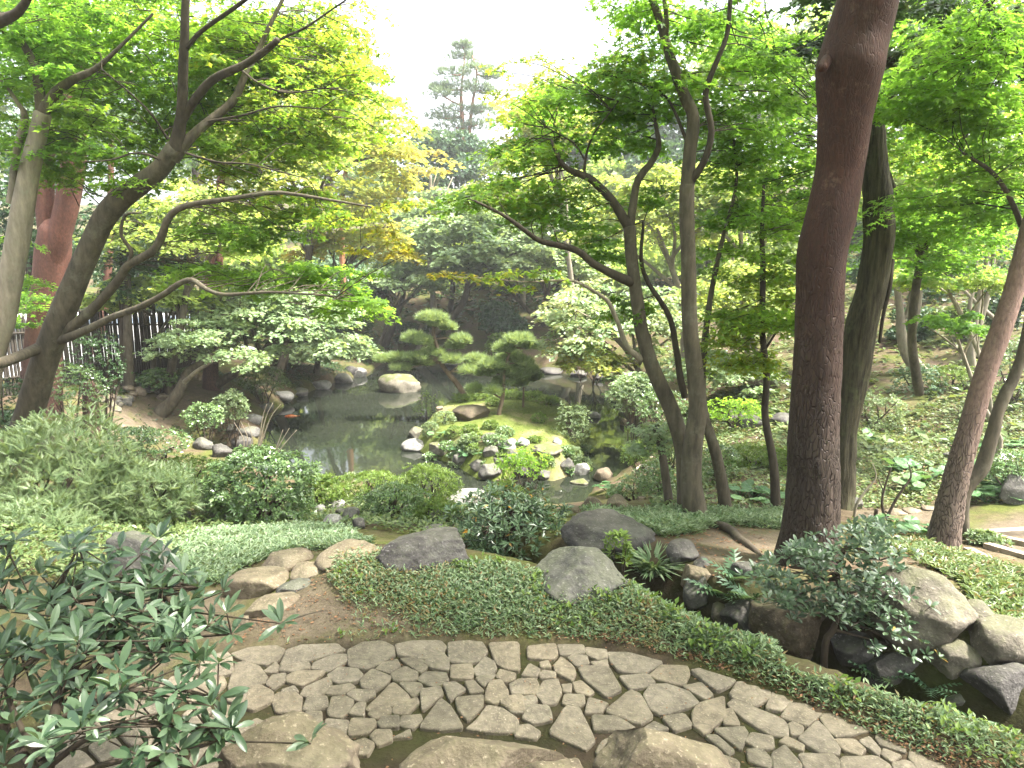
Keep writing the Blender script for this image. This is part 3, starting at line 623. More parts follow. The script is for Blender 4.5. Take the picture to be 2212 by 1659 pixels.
# ------------------------------------------------------------------ trees
UP = np.array([0, 0, 1.0])
class Tree:
    def __init__(s, name, base, label, tmpl=MAPLE3, cat="tree", group=None):
        s.base = np.asarray(base, float); s.root = empty(name, s.base, label, cat, group)
        s.sk = []; s.fol = Fol(tmpl); s.tw = MB(); s.limbs = 0
    def limb(s, pts, mat, name="branch", sides=10, step=.12, nz=.10, seed=0, disp=None, flare=0):
        W = np.array([p for p, r in pts]); R = np.array([r for p, r in pts], float)
        if flare:
            W = np.vstack([W[:1] - UP * .25, W]); R = np.concatenate([[R[0] * flare], R]); R[1] *= 1 + (flare - 1) * .45
        mb = MB(); p = tube(mb, W, R, sides, step, nz, seed, disp); s.sk.append(p)
        return mb.build(name, mat, s.root, True, s.base)
    def limb_px(s, pts, mat, name="branch", **k):
        w = []
        for u, v, Y, d in pts:
            q = P(u, v, Y); w.append((q, px(d / 2, q)))
        return s.limb(w, mat, name, **k)
    def near(s, c):
        best = None
        for p in s.sk:
            d = np.linalg.norm((p - c) * np.array([1, 1, 1.6]), axis=1) * (1 + .7 * rng.random(len(p))); k = int(np.argmin(d))
            if best is None or d[k] < best[0]: best = (d[k], p[k])
        return best[1] if best else s.base
    def spray(s, c, R, n, leaf, aut=0.0, droop=.22, twig=True, nsub=3, tr=.0045):
        """one flat tier of leaves: side twigs fan out from the middle, leaves sit along them"""
        n = int(n * .84); leaf = leaf * 1.2; c = np.asarray(c, float); asp = .55 + .45 * rng.random(); th0 = rng.random() * 6.28
        tilt = rng.normal(0, .13, 2); K = 7; ang = np.arange(K) * 6.283 / K + rng.normal(0, .25, K); ln = R * rng.uniform(.65, 1.1, K)
        k = rng.integers(0, K, n); t = rng.random(n) ** .65; r = ln[k] * t; lat = rng.normal(0, 1, n) * R * (.05 + .13 * t)
        x = r * np.cos(ang[k]) - lat * np.sin(ang[k]); y = (r * np.sin(ang[k]) + lat * np.cos(ang[k])) * asp
        X = x * math.cos(th0) - y * math.sin(th0); Y = x * math.sin(th0) + y * math.cos(th0)
        z = -droop * R * (r / R) ** 2 + rng.normal(0, .05 * R + .008, n) + X * tilt[0] + Y * tilt[1]
        pos = np.stack([X, Y, z], 1) + c
        d = unit(np.stack([X, Y, np.zeros_like(X)], 1)) + rng.normal(0, .5, (n, 3)); d[:, 2] = -.25 + rng.normal(0, .22, n)
        nn = UP + rng.normal(0, .36, (n, 3))
        a = np.clip(aut + rng.normal(0, .10, n) * (1 if aut > .02 else .2), 0, 1)
        s.fol.add(pos, d, nn, leaf * rng.uniform(.65, 1.2, n), a, rng.random())
        if twig:
            b = s.near(c); q = c - UP * .02; L = np.linalg.norm(q - b)
            if L > 1.3: b = q + (b - q) / L; L = 1.0
            mid = (b + q) / 2 + rng.normal(0, .06, 3) * L + UP * .05 * L; r0 = tr * (1 + min(L, 3) * .7)
            tube(s.tw, [b, mid, q], [r0, r0 * .75, r0 * .5], 4, max(.15, L / 5))
            for m in range(nsub):
                ex, ey = ln[m] * .9 * math.cos(ang[m]), ln[m] * .9 * math.sin(ang[m]) * asp
                e = np.array([ex * math.cos(th0) - ey * math.sin(th0), ex * math.sin(th0) + ey * math.cos(th0), 0]); e[2] = -droop * R * .7 + tilt @ e[:2]; e = e + c
                tube(s.tw, [q, (q + e) / 2 + UP * .03 * R, e], [r0 * .5, r0 * .36, r0 * .18], 3, R * .5)
    def blob(s, u, v, Y, ru, rv, dY, n, R, nl, leaf, aut=0.0, **k):
        """sprays spread through an ellipsoid whose outline is given in pixels"""
        done = 0; n = int(n * 1.6)
        while done < n:
            q = rng.uniform(-1, 1, 3)
            if q.dot(q) > 1: continue
            c = P(u + q[0] * ru, v + q[1] * rv, Y + q[2] * dY)
            if c[2] < H(c[0], c[1]) + .35: c[2] = H(c[0], c[1]) + .35 + .3 * rng.random()
            s.spray(c, R * rng.uniform(.7, 1.2), nl, leaf, aut if not callable(aut) else aut(q), **k); done += 1
    def finish(s, mat, twig_mat=None):
        if s.fol.p: s.fol.build("crown", mat, s.root, s.base)
        if s.tw.n: tag(s.tw.build("twigs", twig_mat or M['twig'], s.root, True, s.base), kind="stuff")
        return s.root
def pad(fol, c, rx, ry, rz, n, L, nn=13, lay=.35):
    """needle tufts on a flat pine pad"""
    q = rng.normal(size=(n * 3, 3)); q = unit(q) * (rng.random((n * 3, 1)) ** .45); q = q[(q[:, 2] > -.55)][:n]
    pos = q * np.array([rx, ry, rz]) + c
    out = unit(q * np.array([1, 1, .3]) + 1e-6)
    P_ = np.repeat(pos, nn, 0); o = np.repeat(out, nn, 0)
    d = rng.normal(0, .75, P_.shape) + o * .55 + UP * .75
    d = unit(d); d[:, 2] = np.where(d[:, 2] < -.25, -d[:, 2], d[:, 2])
    fol.add(P_, d, rng.normal(size=P_.shape), L * rng.uniform(.6, 1.2, len(P_)), 0.0, np.repeat(rng.random(len(pos)), nn))

def plates(amp=.012, fz=5.0, ft=13.0, z0=-1, z1=50):
    def f(L, s, z):
        c = fbm(np.stack([s * ft, L * fz, s * 0 + 1.7], -1), 31, 2); d = fbm(np.stack([s * ft * .5, L * fz * .4, s * 0 + 4.7], -1), 37, 2)
        return amp * (1 - sstep(z0, z1, z)) * (np.clip(np.abs(c) * 3.2, 0, 1) - .6) + amp * .6 * d
    return f

# --- the foreground pine with the plated lower trunk
by = 6.15
T = Tree("red_pine", ground(*P(1742, 1222, by)[:2]), "thick red-barked pine trunk rising from bare earth beside the whorled shrub", NEEDLE)
T.limb_px([(1740, 1222, by, 122), (1750, 1150, by, 116), (1757, 1065, by, 109), (1757, 955, by, 104), (1762, 846, by, 99), (1768, 737, by, 96), (1771, 627, by, 100), (1776, 540, by, 102), (1792, 474, by, 103), (1814, 365, by, 97), (1826, 255, by - .05, 110),
           (1836, 150, by - .1, 138), (1852, 80, by - .1, 130), (1874, 0, by - .15, 122), (1905, -130, by - .2, 118), (1950, -400, by - .3, 105), (1960, -900, by - .4, 90), (1930, -1500, by - .4, 60)],
          M['pine_r'], "trunk", sides=64, step=.045, nz=.035, disp=plates(.010, 6, 22, .9, 3.2), flare=1.3)
trunk_o = bpy.data.objects[T.root.children[0].name] if T.root.children else None
for o_ in (T.limb_px([(1795, 120, by - .1, 26), (1782, 138, by - .25, 24), (1776, 150, by - .3, 20)], M['pine_r'], "branch_stub", sides=14, step=.03, nz=.2),
           T.limb_px([(1755, 684, by - .08, 26), (1752, 684, by - .136, 24), (1751, 684, by - .142, 8)], M['knot'], "knot", sides=12, step=.02, nz=.3)):
    if trunk_o: o_.parent = trunk_o
for k in range(34):
    a = rng.random() * 6.28; r = 3.2 * math.sqrt(rng.random()); c = P(1940, -1250, by - .4) + np.array([r * math.cos(a), r * math.sin(a), rng.uniform(-1.8, 2.0)])
    pad(T.fol, c, .8, .8, .25, 46, .17, 10)
    if k % 3 == 0:
        b = T.near(c); tube(T.tw, [b, (b + c) / 2 + UP * .3, c], [.05, .035, .015], 6, .4)
T.finish(M['pine'], M['pine_r'])
# exposed roots on the bare earth in front of the maples
T = Tree("tree_root", hit(1560, 1160), "gnarled brown root running across the bare earth below the maple trunks", cat="root")
rp = [hit(u, v) for u, v in [(1545, 1140), (1575, 1152), (1600, 1172), (1622, 1185), (1650, 1205)]]
T.limb([(p + UP * z, r) for p, z, r in zip(rp, (.04, .05, .03, .02, -.02), (.05, .055, .045, .035, .02))], M['bark_d'], "root", nz=.3, sides=10, step=.05)

# --- dark oak behind it
by = 9.3
T = Tree("oak_tree", ground(*P(1812, 1065, by)[:2]), "dark furrowed oak trunk leaning right just behind the thick red pine")
T.limb_px([(1812, 1065, by, 56), (1822, 950, by, 52), (1832, 883, by, 54), (1848, 800, by, 60), (1857, 718, by, 62), (1880, 627, by, 60), (1898, 515, by, 64), (1896, 420, by, 58), (1890, 330, by, 46), (1886, 250, by, 40), (1860, 120, by, 34), (1840, -60, by, 28)],
          M['bark_oak'], "trunk", sides=48, step=.06, nz=.06, disp=plates(.02, 2.2, 17), flare=1.25)
T.limb_px([(1888, 262, by, 34), (1915, 205, by - .1, 28), (1945, 172, by - .2, 26), (1982, 143, by - .3, 24), (2008, 92, by - .3, 20), (2024, 30, by - .3, 16), (2040, -80, by - .3, 12)], M['bark_oak'], sides=16, nz=.15)
T.limb_px([(1945, 172, by - .2, 20), (1915, 120, by, 18), (1922, 60, by, 15), (1930, -40, by, 12)], M['bark_oak'], sides=12, nz=.15)
T.limb_px([(1928, 560, by + .1, 9), (1922, 620, by, 9), (1908, 680, by, 8), (1900, 740, by, 7)], M['bark_d'], "vine", sides=8)
for u, v, ru, rv, n in [(1950, -80, 220, 110, 9), (1830, 30, 170, 90, 8), (2060, 60, 150, 80, 7)]:
    T.blob(u, v, by - .2, ru, rv, 1.8, n, .75, 95, .085, tr=.007)
T.finish(M['ever'], M['bark_d'])

# --- leaning pine at the right and its pale companion
by = 7.2
T = Tree("leaning_pine", ground(*P(2036, 1180, by)[:2]), "slim pinkish pine trunk leaning right above the butterbur leaves", NEEDLE)
T.limb_px([(2036, 1182, by, 62), (2049, 1107, by, 57), (2069, 1021, by, 50), (2093, 936, by, 44), (2126, 815, by, 41), (2173, 682, by, 40), (2200, 591, by, 39), (2225, 500, by, 38), (2290, 250, by, 34), (2380, -100, by, 30), (2420, -700, by, 22)],
          M['pine_t'], "trunk", sides=56, step=.04, nz=.04, disp=plates(.011, 8, 18, .3, 1.6), flare=1.2)
for k in range(10):
    c = P(2420, -560, by) + rng.normal(0, 1, 3) * np.array([1.2, 1.2, .7]); pad(T.fol, c, .7, .7, .2, 40, .16, 10)
T.finish(M['pine'], M['pine_t'])
by = 7.6
T = Tree("maple_tree", ground(*P(2078, 1150, by)[:2]), "grey winding maple stem close beside the slim leaning pine", MAPLE)
T.limb_px([(2077, 1150, by, 25), (2081, 1079, by, 25), (2095, 1046, by, 26), (2118, 1016, by, 29), (2132, 979, by, 27), (2143, 941, by, 27), (2148, 925, by, 26), (2155, 893, by, 23), (2172, 850, by, 24), (2189, 818, by, 22), (2215, 740, by, 22), (2235, 600, by, 20), (2240, 400, by, 17), (2215, 200, by, 14), (2200, 0, by, 12)],
          M['bark'], "trunk", sides=20, step=.06, nz=.10, flare=1.2)
T.limb_px([(2235, 600, by, 16), (2200, 470, by - .2, 12), (2150, 380, by - .5, 9), (2080, 330, by - .8, 6)], M['bark_d'])
T.limb_px([(2225, 130, by, 12), (2190, 90, by - .8, 10), (2150, 40, by - 1.2, 9), (2130, 0, by - 1.3, 8)], M['bark_d'])
for u, v, Y, ru, rv, dY, n, au in [(2120, 60, 7.0, 150, 80, 1.2, 17, .0), (2060, 200, 7.6, 190, 70, 1.2, 17, .0), (2150, 330, 7.6, 120, 90, 1.0, 12, .02), (2110, 450, 8.2, 180, 45, 1.1, 12, 0), (2120, -200, 7.0, 300, 150, 1.6, 8, 0)]:
    T.blob(u, v, Y, ru, rv, dY, n, .62, 150, .058, au)
T.finish(M['maple'])

# --- twin maple in the middle
by = 7.9
T = Tree("maple_tree", ground(*P(1500, 1112, by)[:2]), "upright twin-stemmed maple in the dwarf bamboo with a forked top", MAPLE)
T.limb_px([(1502, 1114, by, 49.9), (1493, 1040, by, 44.7), (1497, 960, by, 41.3), (1507, 890, by, 39.6), (1503, 820, by, 36.1), (1490, 700, by, 32.7), (1487, 560, by, 31.8), (1484, 480, by, 31.8), (1484, 400, by, 31.8)],
          M['bark'], "trunk", sides=28, step=.06, nz=.05, flare=1.18)
T.limb_px([(1484, 410, by, 30.1), (1490, 328, by, 28.4), (1498, 255, by, 25.8), (1478, 205, by, 24.1), (1447, 120, by, 20.6), (1424, 40, by, 17.2), (1402, -30, by, 14.6), (1380, -200, by, 11.2)], M['bark'], sides=16, nz=.1)
T.limb_px([(1486, 400, by, 18.9), (1520, 350, by - .1, 14.6), (1537, 284, by - .15, 13.8), (1524, 204, by - .2, 12.9), (1546, 138, by - .3, 11.2), (1571, 73, by - .3, 10.3), (1578, -10, by - .3, 9.5), (1590, -160, by - .3, 7.7)], M['bark_d'], sides=12, nz=.1)
T.limb_px([(1438, 90, by, 12.0), (1440, 40, by - .1, 10.3), (1432, -20, by - .2, 8.6)], M['bark'], sides=10)
T.limb_px([(1490, 320, by, 8.6), (1440, 210, by + .1, 5.2), (1380, 180, by + .2, 4.3), (1300, 160, by + .3, 2.6)], M['bark_d'], sides=7)
for u, v, Y, ru, rv, dY, n, au in [(1450, 40, 7.9, 140, 60, 1.0, 9, 0), (1390, 150, 7.9, 140, 50, 1.0, 10, .03), (1600, 70, 8.2, 120, 90, 1.2, 12, 0), (1600, 230, 8.2, 90, 110, .9, 11, 0), (1480, -200, 8, 320, 150, 1.8, 9, 0), (1430, 210, 7.7, 110, 60, .8, 8, 0)]:
    T.blob(u, v, Y + .7, ru, rv, dY, n, .6, 140, .058, au)
T.finish(M['maple'])
by = 8.25
T = Tree("maple_tree", ground(*P(1478, 1090, by)[:2]), "left-leaning maple with long limb reaching out over the pond", MAPLE)
T.limb_px([(1483, 1085, by, 39.6), (1477, 985, by, 36.1), (1452, 890, by, 35.3), (1409, 792, by, 31.8), (1387, 719, by, 29.2), (1376, 646, by, 28.4), (1364, 554, by, 25.8), (1360, 490, by, 25.8)], M['bark'], "trunk", sides=24, step=.06, nz=.06, flare=1.15)
T.limb_px([(1360, 495, by, 22.4), (1325, 437, by, 18.9), (1292, 401, by, 17.2), (1270, 383, by, 15.5), (1228, 366, by - .1, 12.9), (1208, 343, by - .2, 10.3), (1190, 300, by - .2, 6.0)], M['bark_d'], sides=12)
T.limb_px([(1263, 380, by, 7.7), (1264, 348, by - .05, 6.0), (1281, 292, by - .1, 4.3), (1336, 219, by - .1, 2.6)], M['bark_d'], sides=7)
T.limb_px([(1264, 348, by - .05, 4.3), (1240, 310, by, 3.4), (1180, 275, by, 2.6)], M['bark_d'], sides=6)
T.limb_px([(1361, 490, by, 18.9), (1368, 437, by + .1, 17.2), (1379, 386, by + .15, 15.5), (1405, 354, by + .2, 14.6), (1423, 317, by + .2, 12.9), (1419, 284, by + .2, 9.5), (1410, 230, by + .2, 5.2)], M['bark'], sides=12)
T.limb_px([(1368, 612, by, 22.4), (1330, 595, by - .1, 18.9), (1281, 569, by - .2, 16.3), (1244, 540, by - .3, 14.6), (1171, 522, by - .5, 12.0), (1146, 507, by - .6, 10.3), (1117, 485, by - .7, 9.5), (1084, 463, by - .8, 7.7), (1026, 434, by - .9, 5.2)], M['bark_d'], sides=12)
T.limb_px([(1385, 775, by, 15.5), (1354, 748, by - .1, 12.0), (1336, 700, by - .2, 10.3), (1317, 657, by - .3, 9.5), (1303, 642, by - .35, 7.7), (1255, 613, by - .5, 6.9), (1219, 605, by - .6, 6.0), (1135, 609, by - .7, 3.4), (1062, 602, by - .8, 2.6), (975, 598, by - .9, 1.7)], M['bark_l'], sides=9)
T.limb_px([(1480, 860, by + .3, 14.6), (1470, 817, by + .35, 15.5), (1460, 751, by + .4, 13.8), (1445, 682, by + .4, 12.0), (1400, 610, by + .4, 10.3), (1385, 560, by + .4, 8.6), (1390, 480, by + .4, 6.0)], M['bark_d'], sides=10)
for u, v, Y, ru, rv, dY, n, R, au in [(1250, 225, 8.1, 150, 62, .9, 11, .62, 0), (1335, 290, 8.2, 95, 42, .8, 6, .6, 0), (1160, 325, 8.0, 100, 38, .8, 6, .55, .03), (1120, 425, 7.6, 150, 42, .8, 10, .55, .05), (1235, 470, 7.9, 90, 26, .7, 4, .5, 0), (1300, 535, 8.0, 60, 24, .5, 3, .45, 0), (1385, 425, 8.2, 45, 20, .5, 2, .5, 0), (1345, 665, 7.9, 55, 20, .4, 2, .4, .05)]:
    T.blob(u, v, Y + .75, ru, rv, dY, n, R, 150, .056, au)
for u, v in [(1180, 175), (1140, 215), (1100, 250), (1070, 150), (1110, 130), (1160, 120), (1060, 200), (1220, 140)]: T.spray(P(u, v, 8.6 + rng.normal() * .3), .3, 60, .045, .12 + .1 * rng.random())
for u, v, au in [(960, 590, .4), (1010, 596, .32), (1060, 600, .25), (1100, 590, .2), (1150, 590, .12), (1190, 585, .1), (1120, 620, .2)]: T.spray(P(u, v, 7.45), .22, 60, .045, au)
T.finish(M['maple'])
T = Tree("maple_tree", ground(*P(1570, 1108, 8.5)[:2]), "thin maple stem curving in behind the upright twin maple")
T.limb_px([(1568, 1110, 8.5, 28), (1557, 1028, 8.5, 25), (1540, 958, 8.5, 23), (1523, 905, 8.6, 21), (1516, 840, 8.7, 18), (1520, 760, 8.7, 15), (1535, 640, 8.7, 12), (1560, 520, 8.7, 9), (1590, 400, 8.7, 7), (1585, 300, 8.7, 5)], M['bark'], "trunk", sides=16, nz=.08, flare=1.15)
for u, v, Y, ru, rv, dY, n in [(1580, 340, 9, 90, 70, .8, 9), (1600, 460, 8.8, 100, 40, .8, 7), (1560, 560, 9, 60, 40, .6, 3)]: T.blob(u, v, Y, ru, rv, dY, n, .5, 130, .055, .02)
T.finish(M['maple'])
T = Tree("maple_tree", ground(*P(1448, 1110, 8.9)[:2]), "short leafy maple sapling left of the twin maples")
T.limb_px([(1448, 1112, 8.9, 20), (1436, 1016, 8.9, 18), (1426, 958, 8.9, 16), (1412, 920, 8.9, 10)], M['bark'], "trunk", sides=12, nz=.08, flare=1.1)
for u, v, n, au in [(1400, 925, 4, .05), (1440, 905, 3, .05), (1380, 960, 3, .02), (1450, 950, 3, 0)]: T.blob(u, v, 9, 40, 18, .4, n, .32, 110, .042, au)
T.finish(M['maple_p'])
T = Tree("maple_tree", ground(*P(1676, 1110, 8.5)[:2]), "slender straight maple sapling left of the thick red pine")
T.limb_px([(1676, 1112, 8.5, 21), (1671, 1004, 8.5, 18), (1658, 934, 8.5, 16), (1652, 887, 8.5, 15), (1656, 810, 8.5, 14), (1647, 718, 8.5, 13), (1648, 591, 8.5, 12), (1646, 500, 8.5, 9), (1650, 400, 8.5, 6)], M['bark_d'], "trunk", sides=14, nz=.06, flare=1.1)
T.limb_px([(1650, 760, 8.5, 6), (1690, 700, 8.4, 5), (1735, 670, 8.3, 3)], M['bark_d'], sides=6)
for u, v, Y, ru, rv, dY, n, au in [(1600, 690, 8.3, 70, 30, .6, 7, .03), (1680, 620, 8.4, 70, 40, .6, 6, .05), (1600, 760, 8.4, 70, 45, .6, 7, .12), (1660, 690, 8.2, 80, 30, .5, 6, 0), (1680, 540, 8.5, 60, 40, .5, 4, 0), (1720, 450, 9, 70, 70, .7, 7, 0)]:
    T.blob(u, v, Y, ru, rv, dY, n, .42, 130, .05, au)
T.finish(M['maple_y'])

# --- maple behind the thick pine that fills the upper right
by = 10.5
T = Tree("maple_tree", ground(*P(1960, 1010, by)[:2]), "broad green maple spreading its layers behind the thick pine and the oak")
T.limb_px([(1985, 850, 12.5, 20), (1970, 720, 12, 18), (1990, 560, 11.5, 16), (2040, 420, 11, 13), (2090, 280, 11, 10), (2120, 120, 11, 8)], M['bark'], "trunk", sides=12)
T.limb_px([(1990, 560, 11.5, 12), (1940, 430, 11, 10), (1900, 330, 10.5, 8), (1850, 300, 10, 5)], M['bark'], sides=9)
for u, v, Y, ru, rv, dY, n, au in [(1990, 290, 11, 170, 110, 1.2, 20, .03), (2120, 470, 11, 110, 60, 1.0, 9, 0), (1950, 470, 10.5, 120, 70, 1.0, 11, 0), (1700, 330, 10.5, 110, 110, 1.0, 14, 0), (1690, 130, 10.5, 110, 120, 1.0, 13, 0), (2020, 560, 12, 130, 40, 1, 7, 0), (1950, 100, 11, 160, 100, 1.2, 12, 0), (1700, 460, 10, 90, 40, 1, 7, 0)]:
    T.blob(u, v, Y, ru, rv, dY, n, .75, 160, .066, au)
T.finish(M['maple'])

# --- big maple at the left
T = Tree("maple_tree", ground(*P(35, 1010, 10.4)[:2]), "large grey maple leaning right with long winding limbs over the shrubs")
T.limb_px([(30, 1012, 10.4, 60.8), (62, 900, 10.3, 56.2), (100, 770, 10.2, 53.0), (150, 640, 10.1, 48.4), (215, 490, 10, 45.2), (255, 435, 9.95, 46.8), (300, 400, 9.9, 42.1), (345, 365, 9.8, 39.0), (378, 318, 9.7, 35.9)], M['bark'], "trunk", sides=32, step=.07, nz=.06, flare=1.12)
T.limb_px([(378, 322, 9.7, 29.6), (391, 255, 9.6, 23.4), (396, 146, 9.4, 19.5), (401, 0, 9.2, 17.2), (405, -160, 9, 14.0), (420, -400, 8.8, 9.4)], M['bark_d'], sides=16)
T.limb_px([(391, 262, 9.6, 21.1), (405, 240, 9.6, 19.5), (430, 204, 9.5, 18.7), (463, 170, 9.4, 17.9), (529, 139, 9.2, 15.6), (575, 108, 9.1, 14.0), (600, 86, 9, 13.3)], M['bark_d'], sides=16)
T.limb_px([(590, 94, 9.05, 6.2), (625, 75, 9, 6.2), (656, 62, 8.9, 5.5), (715, 22, 8.8, 3.9), (790, -30, 8.6, 3.1)], M['bark_d'], sides=8)
T.limb_px([(402, 106, 9.35, 10.1), (437, 66, 9.1, 9.4), (529, 0, 8.8, 8.6), (620, -80, 8.6, 6.2)], M['bark_d'], sides=10)
T.limb_px([(374, 345, 9.75, 28.1), (400, 310, 9.75, 23.4), (441, 270, 9.8, 19.5), (503, 219, 9.9, 17.2), (529, 164, 9.9, 14.0), (558, 109, 10, 10.9), (583, 55, 10, 9.4), (620, -20, 10, 7.0)], M['bark'], sides=14)
T.limb_px([(108, 745, 10.2, 23.4), (153, 708, 10.1, 21.8), (204, 664, 10, 20.3), (255, 606, 9.9, 18.7), (277, 573, 9.8, 17.9), (328, 544, 9.7, 17.2), (348, 513, 9.6, 17.2), (365, 470, 9.5, 14.8), (401, 445, 9.4, 13.3), (492, 430, 9.2, 10.1), (583, 417, 9, 8.6), (631, 419, 8.9, 7.8), (743, 437, 8.7, 5.5), (820, 450, 8.5, 3.1)], M['bark'], sides=12)
T.limb_px([(277, 573, 9.8, 9.4), (284, 540, 9.7, 8.6), (262, 510, 9.6, 7.8), (270, 465, 9.5, 6.2), (305, 460, 9.4, 3.9)], M['bark'], sides=8)
T.limb_px([(112, 742, 10.2, 21.8), (175, 718, 9.9, 17.2), (241, 686, 9.6, 14.8), (292, 667, 9.4, 13.3), (350, 638, 9.2, 12.5), (386, 613, 9.1, 12.5), (416, 605, 9, 10.9), (445, 624, 8.9, 9.4), (485, 636, 8.8, 7.8), (583, 631, 8.6, 6.2), (656, 635, 8.5, 4.7), (729, 640, 8.4, 3.1)], M['bark'], sides=12)
T.limb_px([(92, 750, 10.2, 26.5), (60, 762, 9.8, 23.4), (0, 784, 9.0, 23.4), (-80, 790, 8.2, 20.3)], M['bark'], sides=14)
for u0, v0, pts in [(362, 300, [(330, 250), (280, 200), (220, 150)]), (450, 262, [(520, 250), (600, 230), (690, 235)]), (400, 330, [(470, 350), (540, 355), (640, 380)]), (360, 350, [(300, 330), (240, 345), (180, 350)]), (520, 150, [(560, 180), (620, 200), (700, 190)])]:
    T.limb_px([(u0, v0, 9.7, 6)] + [(a, b, 9.5 - .2 * k, 5 - k) for k, (a, b) in enumerate(pts)], M['bark_d'], sides=6)
for u, v, Y, ru, rv, dY, n, R, au in [(330, 120, 9.3, 230, 110, 1.5, 26, .62, 0), (560, 90, 9.3, 160, 90, 1.3, 18, .6, .04), (180, 230, 9.0, 160, 70, 1.2, 13, .6, 0), (650, 200, 9.4, 140, 80, 1.2, 16, .6, .05), (460, 290, 9.6, 170, 60, 1.2, 13, .55, .01),
                                      (260, 370, 9.0, 170, 40, 1, 7, .5, 0), (600, 330, 9.3, 160, 50, 1, 11, .55, .05), (620, 430, 8.9, 160, 30, .8, 10, .5, .08), (520, 500, 8.8, 150, 30, .8, 8, .5, 0), (640, 600, 8.5, 140, 28, .7, 10, .48, 0), (770, 650, 8.4, 45, 35, .4, 5, .35, 0), (480, 590, 8.8, 110, 25, .6, 6, .45, 0),
                                      (730, 110, 9.2, 70, 80, .9, 7, .5, .14), (350, -200, 9, 480, 160, 2.2, 18, .7, 0), (700, 290, 9.3, 70, 40, .7, 5, .5, .1), (200, 60, 9.8, 220, 90, 1.4, 18, .62, 0), (450, 30, 9.8, 220, 70, 1.4, 18, .62, .01), (330, 250, 10.2, 200, 80, 1.0, 14, .6, 0), (640, 90, 10, 130, 80, 1, 10, .6, .06)]:
    T.blob(u, v, Y + (1.5 if v > -50 else 0), ru * 1.1, rv * 1.1, dY, n, R * 1.1, 150, .064, au)
for u, v, au in [(800, 470, .25), (840, 440, .3), (820, 500, .45), (780, 540, .55), (750, 480, .2), (860, 520, .5), (880, 545, .6), (900, 440, .25), (720, 460, .15), (800, 590, .0), (690, 480, .1)]: T.spray(P(u, v, 8.5), .3, 90, .05, au * .7)
for u, v in [(740, 30), (770, 70), (800, 15), (790, 110), (815, 165), (845, 215), (865, 255), (825, 285), (780, 200), (750, 150), (800, 240), (730, 90), (840, 300), (770, 300)]: T.spray(P(u, v, 9.6 + rng.normal() * .4), .38, 85, .05, .05 + .1 * rng.random())
T.finish(M['maple_y'])

by = 9.6
T = Tree("maple_tree", ground(*P(-45, 980, by)[:2]), "mottled grey forked maple trunk overlapping the forked red pine")
T.limb_px([(-40, 960, by, 56), (-25, 800, by, 52), (5, 690, by, 48), (22, 605, by, 47), (38, 520, by, 46), (50, 450, by, 43), (62, 380, by, 40), (78, 310, by, 36), (93, 245, by, 33)], M['bark_l'], "trunk", sides=24, nz=.07, flare=1.15)
T.limb_px([(92, 250, by, 24), (84, 190, by, 21), (79, 150, by, 19), (50, 95, by, 14), (22, 55, by, 12), (-30, 0, by, 9)], M['bark'], sides=12)
T.limb_px([(92, 245, by, 26), (117, 204, by - .1, 22), (160, 171, by - .2, 17), (204, 150, by - .3, 12), (250, 110, by - .4, 8), (330, 30, by - .5, 5)], M['bark'], sides=12)
T.limb_px([(22, 440, by + .1, 17), (28, 400, by + .1, 17), (36, 328, by + .1, 15), (54, 255, by + .1, 14), (40, 225, by, 9), (0, 172, by, 6), (-60, 140, by, 5)], M['bark_l'], sides=10)
T.limb_px([(-60, 60, by - 1, 30), (0, 45, by - 1, 26), (40, 25, by - 1.1, 18), (70, -20, by - 1.2, 14)], M['bark_d'], sides=10)
for u, v, Y, ru, rv, dY, n, au in [(80, 60, 9.0, 160, 80, 1.4, 17, 0), (60, 160, 8.8, 140, 50, 1.2, 9, 0), (40, 330, 8.8, 90, 40, .9, 4, 0), (150, 320, 8.5, 130, 40, .9, 6, 0), (50, -200, 9, 300, 150, 1.8, 10, 0), (20, 560, 10.5, 50, 60, .6, 3, 0), (40, 690, 12, 60, 70, .6, 5, 0)]:
    T.blob(u, v, Y + 1.3, ru, rv, dY, n, .6, 150, .063, au)
T.finish(M['maple'])

# --- forked red pine at the left
by = 14.3
T = Tree("red_pine", ground(*P(90, 905, by)[:2]), "forked orange-red pine standing behind the leaning grey maple", NEEDLE)
T.limb_px([(88, 908, by, 82), (91, 800, by, 74), (97, 700, by, 69), (106, 610, by, 66), (114, 545, by, 68), (119, 500, by, 60), (121, 478, by, 40)], M['pine_l'], "trunk", sides=40, step=.1, nz=.06, disp=plates(.016, 4, 10, .2, 3), flare=1.15)
T.limb_px([(108, 590, by, 36), (106, 520, by, 40), (98, 440, by, 37), (98, 346, by, 34), (113, 219, by, 31), (120, 109, by, 29), (128, 0, by, 27), (135, -250, by, 24), (130, -700, by, 16)], M['pine_l'], "stem", sides=24, step=.12, nz=.05)
T.limb_px([(112, 590, by - .05, 40), (126, 520, by - .1, 45), (146, 435, by - .1, 46), (160, 340, by - .1, 47), (164, 219, by - .1, 47), (164, 146, by - .1, 45), (168, 0, by - .1, 42), (180, -250, by - .1, 36), (190, -700, by, 22)], M['pine_l'], "stem", sides=24, step=.12, nz=.05)
T.limb_px([(170, 215, by - .1, 34), (196, 202, by - .3, 24), (226, 186, by - .5, 19), (277, 164, by - .7, 16), (346, 157, by - .9, 13), (437, 164, by - 1.1, 9)], M['bark_l'], sides=12)
for k in range(26):
    c = P(160 + rng.normal() * 160, -420 + rng.normal() * 130, by + rng.normal()); pad(T.fol, c, 1.0, 1.0, .3, 50, .2, 9)
T.finish(M['pine'], M['pine_l'])

